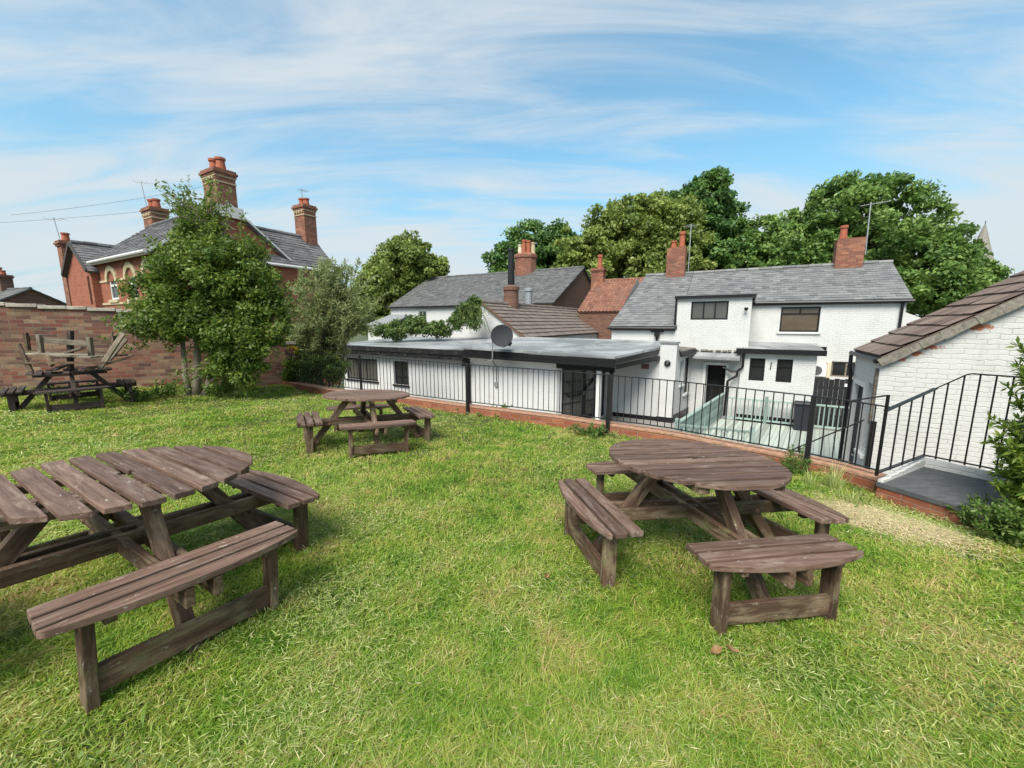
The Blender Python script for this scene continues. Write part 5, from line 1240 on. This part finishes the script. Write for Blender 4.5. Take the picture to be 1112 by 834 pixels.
# hedge at the right edge
hb = Vector((5.02, 3.3, float(gz(5.02, 3.3)))); tips = []
for i in range(420):
    z = random.uniform(-.1, 1.95); rr = .60 * (1 - max(0, (z - 1.3)) * .5) * 1.0 ; a = random.uniform(0, 2 * math.pi)
    s0 = hb + Vector((random.uniform(-.25, .25), random.uniform(-.25, .25), max(0, z - .45))); t = hb + Vector((math.cos(a) * rr * random.uniform(.5, 1.05), math.sin(a) * rr * random.uniform(.5, 1.0), z + .3)); tips.append((s0, t))
spray_plant('hedge_shrub', 'bright green leafy shrub at the right edge beside the landing', 'shrub', tuple(hb), tips, M['leaf_hedge'], M['leaf_hedge'], 95, .042, .30, r=.008, bend=.5)
hb2 = Vector((5.6, 2.55, float(gz(5.6, 2.55)))); tips = []
for i in range(150):
    z = random.uniform(-.1, 1.9); a = random.uniform(0, 2 * math.pi); rr = .75
    s0 = hb2 + Vector((random.uniform(-.3, .3), random.uniform(-.3, .3), max(0, z - .5))); t = hb2 + Vector((math.cos(a) * rr * random.uniform(.5, 1.05), math.sin(a) * rr * random.uniform(.5, 1.), z + .3)); tips.append((s0, t))
spray_plant('hedge_shrub', 'second green shrub growing past the right edge behind the first', 'shrub', tuple(hb2), tips, M['leaf_hedge'], M['leaf_hedge'], 80, .045, .30, r=.008, bend=.5)

# ------------------------------------------------------------------ round picnic tables
def seg(name, a, b, w, h, mat, parent, up=(0, 0, 1), bevel=.004):
    """one timber with its grain along local X; a, b in the parent's local space"""
    a, b = Vector(a), Vector(b); x = (b - a).normalized(); y = Vector(up).cross(x).normalized(); z = x.cross(y)
    mb = MB(); L = (b - a).length; mb.box(-L / 2, L / 2, -w / 2, w / 2, -h / 2, h / 2); c = (a + b) / 2
    return mb.build(name, mat, parent, Matrix(((x.x, y.x, z.x, c.x), (x.y, y.y, z.y, c.y), (x.z, y.z, z.z, c.z), (0, 0, 0, 1))), bevel=bevel)
RT = 0.60
def top_planks(mb, skip=(), short={}):
    n = 10; w = 2 * RT / n
    for i in range(n):
        if i in skip: continue
        y0, y1 = -RT + i * w + .0145, -RT + (i + 1) * w - .0145
        ye0, ye1 = max(-RT + .004, y0), min(RT - .004, y1); L, Rr = [], []
        for k in range(7):
            y = ye0 + (ye1 - ye0) * k / 6; x = math.sqrt(max(RT * RT - y * y, .0016)); L.append((-x, y)); Rr.append((x, y))
        if i in short:
            a, b = short[i]; L = [(max(p[0], a), p[1]) for p in L]; Rr = [(min(p[0], b), p[1]) for p in Rr]
        z = random.uniform(-.002, .002)
        if i in (4, 5):   # slot for a parasol pole
            g_ = .026; yy = ye1 if i == 4 else ye0; ring = []
            inner = [(-g_, yy), (-g_, yy - (.02 if i == 4 else -.02)), (g_, yy - (.02 if i == 4 else -.02)), (g_, yy)]
            pts = (Rr + inner[::-1] + L[::-1]) if i == 4 else (L[::-1] + inner + Rr)
            mb.prism(pts, .702 + z, .732 + z)
        else: mb.prism(Rr + L[::-1], .702 + z, .732 + z)
def seat_planks(mb, z=0.0):
    for y0, y1, cv in ((.655, .738, 0), (.760, .837, 0), (.859, .948, 1)):
        xe = .475; pts = []
        n = 9
        for k in range(n):
            t = -1 + 2 * k / (n - 1); pts.append((t * (xe + (y0 - .655) * .05), y0))
        for k in range(n):
            t = 1 - 2 * k / (n - 1); yo = y1 - (cv * .066 * abs(t) ** 2.2); pts.append((t * (xe + (y1 - .655) * .05 - cv * .02), yo))
        zz_ = random.uniform(-.002, .002); mb.prism([(x, y - .79) for x, y in pts], z + zz_, z + .034 + zz_)
def picnic_table(matrix, label, mats, skip=(), short={}, seats=(0, 90, 180, 270), group='round picnic tables on the lawn'):
    root = thing('picnic_table', label, 'picnic table', group=group, matrix=matrix)
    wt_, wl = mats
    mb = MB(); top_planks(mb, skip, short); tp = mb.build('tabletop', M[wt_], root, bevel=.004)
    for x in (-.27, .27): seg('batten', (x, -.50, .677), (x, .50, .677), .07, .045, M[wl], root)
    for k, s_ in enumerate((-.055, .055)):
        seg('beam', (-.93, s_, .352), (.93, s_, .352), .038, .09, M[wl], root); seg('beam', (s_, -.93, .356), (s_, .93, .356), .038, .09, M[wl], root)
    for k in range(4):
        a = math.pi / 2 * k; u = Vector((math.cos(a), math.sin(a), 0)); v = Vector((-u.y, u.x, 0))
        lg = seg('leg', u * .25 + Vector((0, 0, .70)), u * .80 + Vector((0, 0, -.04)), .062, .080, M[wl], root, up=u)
        for sd2 in (-1, 1):
            mb = MB(); mb.M = Matrix.Translation((.0, sd2 * .074, 0)) @ Matrix.Rotation(R_(-90 * sd2), 4, 'X'); mb.lathe((0, 0, 0), [(.019, 0), (.019, .003), (.011, .004), (.010, .011)], 8); mb.build('bolt', M['rust'], lg)
    for k, deg in enumerate(seats):
        a = R_(deg - 90); T = Matrix.Rotation(a, 4, 'Z') @ Matrix.Translation((0, .775, .40))
        mb = MB(); seat_planks(mb); s_ = mb.build('bench_seat', M[wt_], root, T, bevel=.004)
        for x in (-.355, .355): seg('bench_leg', (x, .02, -.001), (x, .02, -.46), .042, .085, M[wl], s_, up=(0, 1, 0))
        seg('stretcher', (-.336, .03, -.300), (.336, .03, -.285), .034, .115, M[wl], s_)
        seg('bearer', (-.30, -.112, -.016), (-.30, .115, -.016), .04, .03, M[wl], s_); seg('bearer', (.30, -.112, -.016), (.30, .115, -.016), .04, .03, M[wl], s_)
    return root
def stand(x, y, rot, lift=0.0, tilt=True):
    n = Vector((GX, GY, 1)).normalized() if tilt else Vector((0, 0, 1))
    e1 = Vector((1, 0, -GX)).normalized(); e2 = n.cross(e1)
    Bm = Matrix(((e1.x, e2.x, n.x, x), (e1.y, e2.y, n.y, y), (e1.z, e2.z, n.z, -(GX * x + GY * y) + lift), (0, 0, 0, 1)))
    return Bm @ Matrix.Rotation(R_(rot), 4, 'Z')
picnic_table(stand(1.31, 2.76, 11), 'brown round picnic table nearest the railing gate at the right', ('wood', 'wood_leg'))
picnic_table(stand(-2.21, 2.10, -31), 'large looking round picnic table cut by the left edge of the photo', ('wood', 'wood_leg'))
picnic_table(stand(-2.15, 5.71, 30), 'farther round picnic table in mid lawn before the long white wing', ('wood', 'wood_leg'))
tx, ty = -8.95, 7.98; tz = float(gz(tx, ty)) + .02
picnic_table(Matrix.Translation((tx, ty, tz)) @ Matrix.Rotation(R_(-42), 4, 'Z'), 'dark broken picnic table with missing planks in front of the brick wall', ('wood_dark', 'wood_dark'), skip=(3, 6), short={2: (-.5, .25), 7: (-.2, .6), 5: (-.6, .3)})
TB = Matrix.Translation((tx, ty, tz))
vu = Vector((.70, -.71, 0)).normalized()      # across the view, left to right in the photo
vr = math.atan2(vu.y, vu.x) + R_(58)
def upturned_bench(label, c, L, rot, mats, legs=.36, tilt=0.0):
    T = Matrix.Translation(c) @ Matrix.Rotation(rot, 4, 'Z') @ Matrix.Rotation(tilt, 4, 'Y')
    root = thing('upturned_bench', label, 'bench', matrix=T, group='benches heaped on the broken table')
    for i, y in enumerate((-.10, 0, .10)):
        seg('seat_plank', (-L / 2, y, .017), (L / 2, y, .017), .09, .034, M[mats], root)
    for x in (-L / 2 + .16, L / 2 - .16): seg('leg', (x, 0, .035), (x, 0, legs + .035), .085, .06, M[mats], root, up=(0, 1, 0))
    seg('stretcher', (-L / 2 + .2, .04, legs * .78), (L / 2 - .2, .04, legs * .72), .034, .10, M[mats], root)
    return root
def pile_at(px_, py_, Y): return at(px_, py_, Y)
lr = math.atan2((at(130, 390, 8.06) - at(20, 384, 8.32)).y, (at(130, 390, 8.06) - at(20, 384, 8.32)).x)
c1_ = (at(26, 383, 8.00) + at(120, 390, 7.74)) / 2
upturned_bench('pale weathered bench turned upside down on top of the heap', c1_, 1.45, lr, 'wood_old', .36, .04)
c2_ = (at(3, 380, 9.04) + at(156, 389, 8.52)) / 2
upturned_bench('longer reddish bench lying upside down behind the pale one', c2_, 2.5, lr, 'wood_leg', .40, .03)
def plank(label, a, b, w=.09, h=.03, mat='wood_old', up=(0, 0, 1)):
    a, b = Vector(a), Vector(b); c = (a + b) / 2; x = (b - a).normalized(); y = Vector(up).cross(x).normalized(); z = x.cross(y); mb = MB(); L = (b - a).length; mb.box(-L / 2, L / 2, -w / 2, w / 2, -h / 2, h / 2)
    o = mb.build('loose_plank', M[mat], None, Matrix(((x.x, y.x, z.x, c.x), (x.y, y.y, z.y, c.y), (x.z, y.z, z.z, c.z), (0, 0, 0, 1))), bevel=.004); return tag(o, label, 'plank', 'planks heaped on the broken table')
plank('bare plank leaning steeply at the right of the heap', at(109, 399, 7.80), at(134, 362, 7.87), .09, .04, up=(0, 1, 0))
plank('second plank leaning behind the steep one', at(118, 391, 8.26), at(137, 368, 8.39), .08, .04, up=(0, 1, 0))
plank('thin lath standing up behind the leaning planks', at(120, 386, 8.65), at(122, 360, 8.71), .03, .03, up=(0, 1, 0))
plank('dark square post standing upright in the middle of the heap', at(76.5, 403, 8.00), at(76.5, 359, 8.06), .075, .075, 'wood_dark', up=(0, 1, 0))
plank('short bent board lying on the pale upturned bench', at(72, 383, 7.67), at(90, 378, 7.67), .10, .035)
plank('short dark plank lying askew on the broken tabletop', at(57, 402, 7.61), at(71, 396.5, 8.13), .10, .03, 'wood_dark')
plank('broken board end resting on the right of the broken tabletop', at(88, 403, 7.61), at(99, 398.5, 8.00), .10, .03, 'wood_dark')
plank('long dark rail lying level across the top of the heap', at(8, 394, 7.9), at(118, 394, 7.6), .09, .04, 'wood_leg')
plank('dark board hanging down at the left of the heap', at(20, 374, 7.9), at(34, 404, 7.8), .09, .04, 'wood_leg', up=(0, 1, 0))
plank('grey split rail resting slantwise on the broken tabletop', at(92, 402, 7.7), at(146, 386, 8.2), .08, .05, 'wood_leg')
plank('reddish post end poking out under the upturned benches', at(57, 397, 8.39), at(52, 383, 8.52), .09, .05, 'wood_leg', up=(0, 1, 0))

# ------------------------------------------------------------------ grass
def make_grass():
    def noise(x, y, s, seed):
        r = np.random.default_rng(seed); v = 0
        for _ in range(7):
            a = r.uniform(0, 2 * np.pi); f = s * r.uniform(.6, 1.7); v = v + np.sin(f * (x * np.cos(a) + y * np.sin(a)) + r.uniform(0, 6.28))
        return v / 7 * 1.9
    def worn(x, y, nz):
        w_ = 0
        for cx_, cy_ in ((1.31, 2.76), (-2.21, 2.10), (-2.15, 5.71)): w_ = w_ + np.exp(-((np.hypot(x - cx_, y - cy_) - 1.08) / .17) ** 2)
        return w_ * sstep(-.1, .7, nz(x, y, 4.0, 55))
    # tussocks first, then the blades of each; more of them near the viewpoint, where single blades show
    NC = 60000
    Yc_ = 0.75 * (12.8 / 0.75) ** (rng.random(NC) ** 0.82); Xc_ = Yc_ * rng.uniform(-1.62, 1.62, NC)
    per = 17; k = np.repeat(np.arange(NC), per); N = len(k)
    cl = rng.normal(0, 1.0, NC); ch = rng.uniform(.6, 1.45, NC) ** 1.3; chue = rng.normal(0, .5, NC); cs_ = rng.uniform(.012, .05, NC) * (1 + .12 * Yc_)
    r_ = rng.normal(size=(N, 2)) * cs_[k][:, None]
    X, Y = Xc_[k] + r_[:, 0], Yc_[k] + r_[:, 1]
    dx, dy = X - W0.x, Y - W0.y; D = dx * WN.x + dy * WN.y
    ok = inside(X, Y, LAWN) & (D > .05) & (Y > .6) & (rng.random(N) > dryness(X, Y) * .97) & (rng.random(N) > .75 * sstep(1.0, 1.6, noise(X, Y, 4.5, 31))) & (rng.random(N) > .7 * worn(X, Y, noise))
    X, Y, D, r_, k = X[ok], Y[ok], D[ok], r_[ok], k[ok]; n = len(X); dist = np.hypot(X, Y)
    big = noise(X, Y, 1.6, 5); lean = noise(X, Y, 3.0, 8) * 2.2 + noise(X, Y, .8, 9) * 2
    h = (.031 + .012 * np.clip(big, -1, 1)) * ch[k] * rng.uniform(.5, 1.35, n); h = np.clip(h, .012, .12)
    h *= 1 + 1.3 * np.exp(-D / .35)
    w = (.0010 + .00062 * dist) * rng.uniform(.6, 1.4, n)
    outang = np.arctan2(r_[:, 1], r_[:, 0])
    ang = np.where(rng.random(n) < .45, outang, lean + cl[k] * 1.2) + rng.normal(0, .7, n); L = h * rng.uniform(.4, 2.3, n)
    d = np.stack([np.cos(ang), np.sin(ang)], -1); a2 = ang + np.pi / 2 + rng.normal(0, .6, n); s = np.stack([np.cos(a2), np.sin(a2)], -1) * w[:, None]
    Z = gz(X, Y) - .006
    V = np.empty((n, 5, 3), np.float32)
    B = np.stack([X, Y], -1)
    V[:, 0, :2] = B - s; V[:, 1, :2] = B + s; V[:, 0, 2] = Z; V[:, 1, 2] = Z
    mid = B + d * (L * .32)[:, None]; V[:, 2, :2] = mid + s * .85; V[:, 3, :2] = mid - s * .85; V[:, 2, 2] = V[:, 3, 2] = Z + h * .75
    V[:, 4, :2] = B + d * L[:, None]; V[:, 4, 2] = Z + h * rng.uniform(.6, 1.05, n)
    lv = (np.arange(n, dtype=np.int32) * 5)[:, None] + np.array([0, 1, 2, 3, 3, 2, 4], np.int32)[None]
    me = bpy.data.meshes.new('grass'); me.vertices.add(5 * n); me.vertices.foreach_set('co', V.ravel())
    me.loops.add(7 * n); me.loops.foreach_set('vertex_index', lv.ravel())
    me.polygons.add(2 * n); st = np.stack([np.arange(n) * 7, np.arange(n) * 7 + 4], -1).astype(np.int32); me.polygons.foreach_set('loop_start', st.ravel())
    me.polygons.foreach_set('loop_total', np.tile(np.array([4, 3], np.int32), n))
    hue = np.clip(.5 + chue[k] * .42 + rng.normal(0, .22, n), -.3, 1.4)
    at_ = me.attributes.new('rnd', 'FLOAT', 'FACE'); at_.data.foreach_set('value', np.repeat(hue, 2).astype(np.float32))
    me.materials.append(M['grass']); me.update(calc_edges=True)
    o = bpy.data.objects.new('grass', me); COL.objects.link(o); tag(o, kind='stuff')
    # clippings left lying after mowing
    def lying(name, n, mat, mask, lo, hi, wf, zoff):
        Y = 0.75 * (12.5 / 0.75) ** (rng.random(n) ** 0.85); X = Y * rng.uniform(-1.6, 1.6, n); ok = inside(X, Y, LAWN) & mask(X, Y); X, Y = X[ok], Y[ok]; k = len(X)
        dist = np.hypot(X, Y); a = rng.uniform(0, 2 * np.pi, k); Ln = rng.uniform(lo, hi, k)[:, None]; A = np.stack([np.cos(a), np.sin(a), rng.normal(0, .28, k)], -1) * Ln
        side = np.stack([-np.sin(a), np.cos(a), rng.normal(0, .3, k)], -1) * ((.0006 + wf * dist) * rng.uniform(.7, 1.4, k))[:, None]
        P = np.stack([X, Y, gz(X, Y) + zoff(k, X, Y)], -1)
        o = quads(name, P, A, side, mat, rng.random(k)); tag(o, kind='stuff')
    pat = lambda X, Y: noise(X, Y, 2.1, 21) + .5 * noise(X, Y, 5.0, 22)
    lying('grass_clippings', 260000, M['clip'], lambda X, Y: pat(X, Y) + rng.normal(0, .5, len(X)) > .10, .008, .030, .00042, lambda k, X, Y: rng.uniform(.012, .055, k))
    lying('dry_stalks', 90000, M['straw'], lambda X, Y: (pat(X, Y) + rng.normal(0, .3, len(X)) > .70) & (rng.random(len(X)) < .5), .010, .036, .0004, lambda k, X, Y: rng.uniform(.02, .06, k))
    # clover and other small broad leaves in patches of the turf
    n = 90000; Y = 0.75 * (9.0 / 0.75) ** (rng.random(n) ** 0.85); X = Y * rng.uniform(-1.6, 1.6, n)
    ok = inside(X, Y, LAWN) & (noise(X, Y, 2.6, 41) + .6 * noise(X, Y, 7.0, 42) + rng.normal(0, .15, n) > 1.15); X, Y = X[ok], Y[ok]; k = len(X)
    a = rng.uniform(0, 2 * np.pi, k); Ln = rng.uniform(.005, .011, k)[:, None] * (1 + .1 * Y[:, None]); A = np.stack([np.cos(a), np.sin(a), rng.normal(0, .3, k)], -1) * Ln; S_ = np.stack([-np.sin(a), np.cos(a), rng.normal(0, .3, k)], -1) * Ln * .8
    tag(quads('clover', np.stack([X, Y, gz(X, Y) + rng.uniform(.03, .055, k)], -1), A, S_, M['weed'], rng.random(k)), kind='stuff')
    # raked heap of dead grass by the landing
    k = 13000; r = rng.normal(0, .55, (k, 2)); X = dry_c.x + r[:, 0] * .46 * dry_u.x - r[:, 1] * .36 * dry_u.y; Y = dry_c.y + r[:, 0] * .46 * dry_u.y + r[:, 1] * .36 * dry_u.x
    a = rng.uniform(0, 2 * np.pi, k); A = np.stack([np.cos(a), np.sin(a), rng.normal(0, .15, k)], -1) * rng.uniform(.012, .05, k)[:, None]; S_ = np.stack([-np.sin(a), np.cos(a), np.zeros(k)], -1) * rng.uniform(.002, .0045, k)[:, None]
    tag(quads('dead_grass', np.stack([X, Y, gz(X, Y) + rng.uniform(.003, .03, k)], -1), A, S_, M['straw'], rng.random(k)), kind='stuff')
make_grass()

# ------------------------------------------------------------------ weeds, tufts, fallen leaves
def ground_at(x, y):
    u, v = (x - 556) / FPX, (417 - y) / FPX; r = Vector((u, cP + v * sP, -sP + v * cP)); t = -EYE / (r.z + GX * r.x + GY * r.y); p = r * t
    return Vector((p.x, p.y, float(gz(p.x, p.y))))
def weed(name, label, px_, py_, n, h, w, per, size, aspect, mat='weed', r=.004, bend=.2, cat='weed', group=None):
    b = ground_at(px_, py_); tips = [(b + Vector((random.gauss(0, w * .35), random.gauss(0, w * .3), 0)), b + Vector((random.gauss(0, w), random.gauss(0, w * .7), h * random.uniform(.4, 1.1)))) for _ in range(n)]
    return spray_plant(name, label, cat, tuple(b), tips, M[mat], M[mat], per, size, aspect, r=r, bend=bend, group=group)
weed('weed', 'tall feathery weed by the kerb right of the near table', 860, 516, 26, .36, .13, 40, .022, .3)
weed('weed', 'low leafy weed at the foot of the kerb below the white porch post', 642, 474, 22, .20, .20, 40, .03, .5)
weed('weed', 'weedy strip at the kerb foot by the middle fence post', 530, 451, 26, .16, .34, 34, .03, .45)
weed('weed', 'nettles at the foot of the bush trunk', 245, 431, 30, .42, .30, 40, .04, .4)
weed('weed', 'nettles under the wall left of the bush', 178, 433, 26, .42, .32, 40, .04, .4)
weed('weed', 'green weeds growing through the broken table', 66, 431, 26, .24, .40, 36, .035, .45)
weed('weed', 'weeds at the right bench of the broken table', 150, 438, 24, .30, .24, 36, .035, .45)
weed('weed', 'leafy weeds sprawling below the right hand shrub', 1092, 588, 60, .34, .17, 60, .025, .35)
weed('weed', 'straggling weeds at the end of the landing', 1068, 566, 46, .26, .15, 56, .022, .35)
for i, (px_, py_, L, hh, nn_) in enumerate(((905, 532, 'long pale grass tuft round the right fence post', .34, 90), (880, 528, 'thin grass tuft along the kerb left of the right fence post', .22, 50), (925, 548, 'grass tuft at the kerb before the straw patch', .20, 60), (512, 455, 'grass tuft round the middle fence post', .16, 40), (667, 476, 'grass tuft round the fence post by the porch', .18, 40))):
    b = ground_at(px_, py_); mb = MB()
    for _ in range(nn_):
        a = random.uniform(0, 6.28); r = min(.11, abs(random.gauss(0, .055))); s0 = Vector((math.cos(a) * r, math.sin(a) * r, -.01)); hq = hh * random.uniform(.5, 1.1); t = s0 + Vector((math.cos(a) * hq * .35 + random.gauss(0, .05), math.sin(a) * hq * .35, hq)); mid = s0.lerp(t, .5) + Vector((0, 0, hq * .18)); w = Vector((-math.sin(a), math.cos(a), 0)) * .0032
        mb.face([s0 - w, s0 + w, mid + w * .8, mid - w * .8]); mb.face([mid - w * .8, mid + w * .8, t])
    o = mb.build('grass_tuft', M['clip'], None, Matrix.Translation(b)); tag(o, L, 'grass tuft', 'long grass left along the kerb')
for px_, py_, L, sz, rt in ((776, 719, 'curled brown dead leaf in the grass before the near bench', .035, .5), (794, 717, 'smaller pale dead leaf beside the brown one', .028, 2.0), (593, 637, 'tan dead leaf near the left bench of the right table', .028, 1.2)):
    b = ground_at(px_, py_) + Vector((0, 0, .05)); mb = MB(); n = 8
    pts = [(sz * (1.5, .7, -.1, -.7, -1.3, -.6, .1, .6)[i], sz * (0, .32, .55, .38, .05, -.5, -.42, -.36)[i], (.004, .018, .03, .012, .02, .022, .008, .016)[i]) for i in range(n)]
    for i in range(n): mb.face([(0, 0, -.004), pts[i], pts[(i + 1) % n]])
    o = mb.build('fallen_leaf', M['dead'], None, Matrix.Translation(b) @ Matrix.Rotation(rt, 4, 'Z') @ Matrix.Rotation(.3, 4, 'X')); tag(o, L, 'leaf', 'dead leaves on the grass')
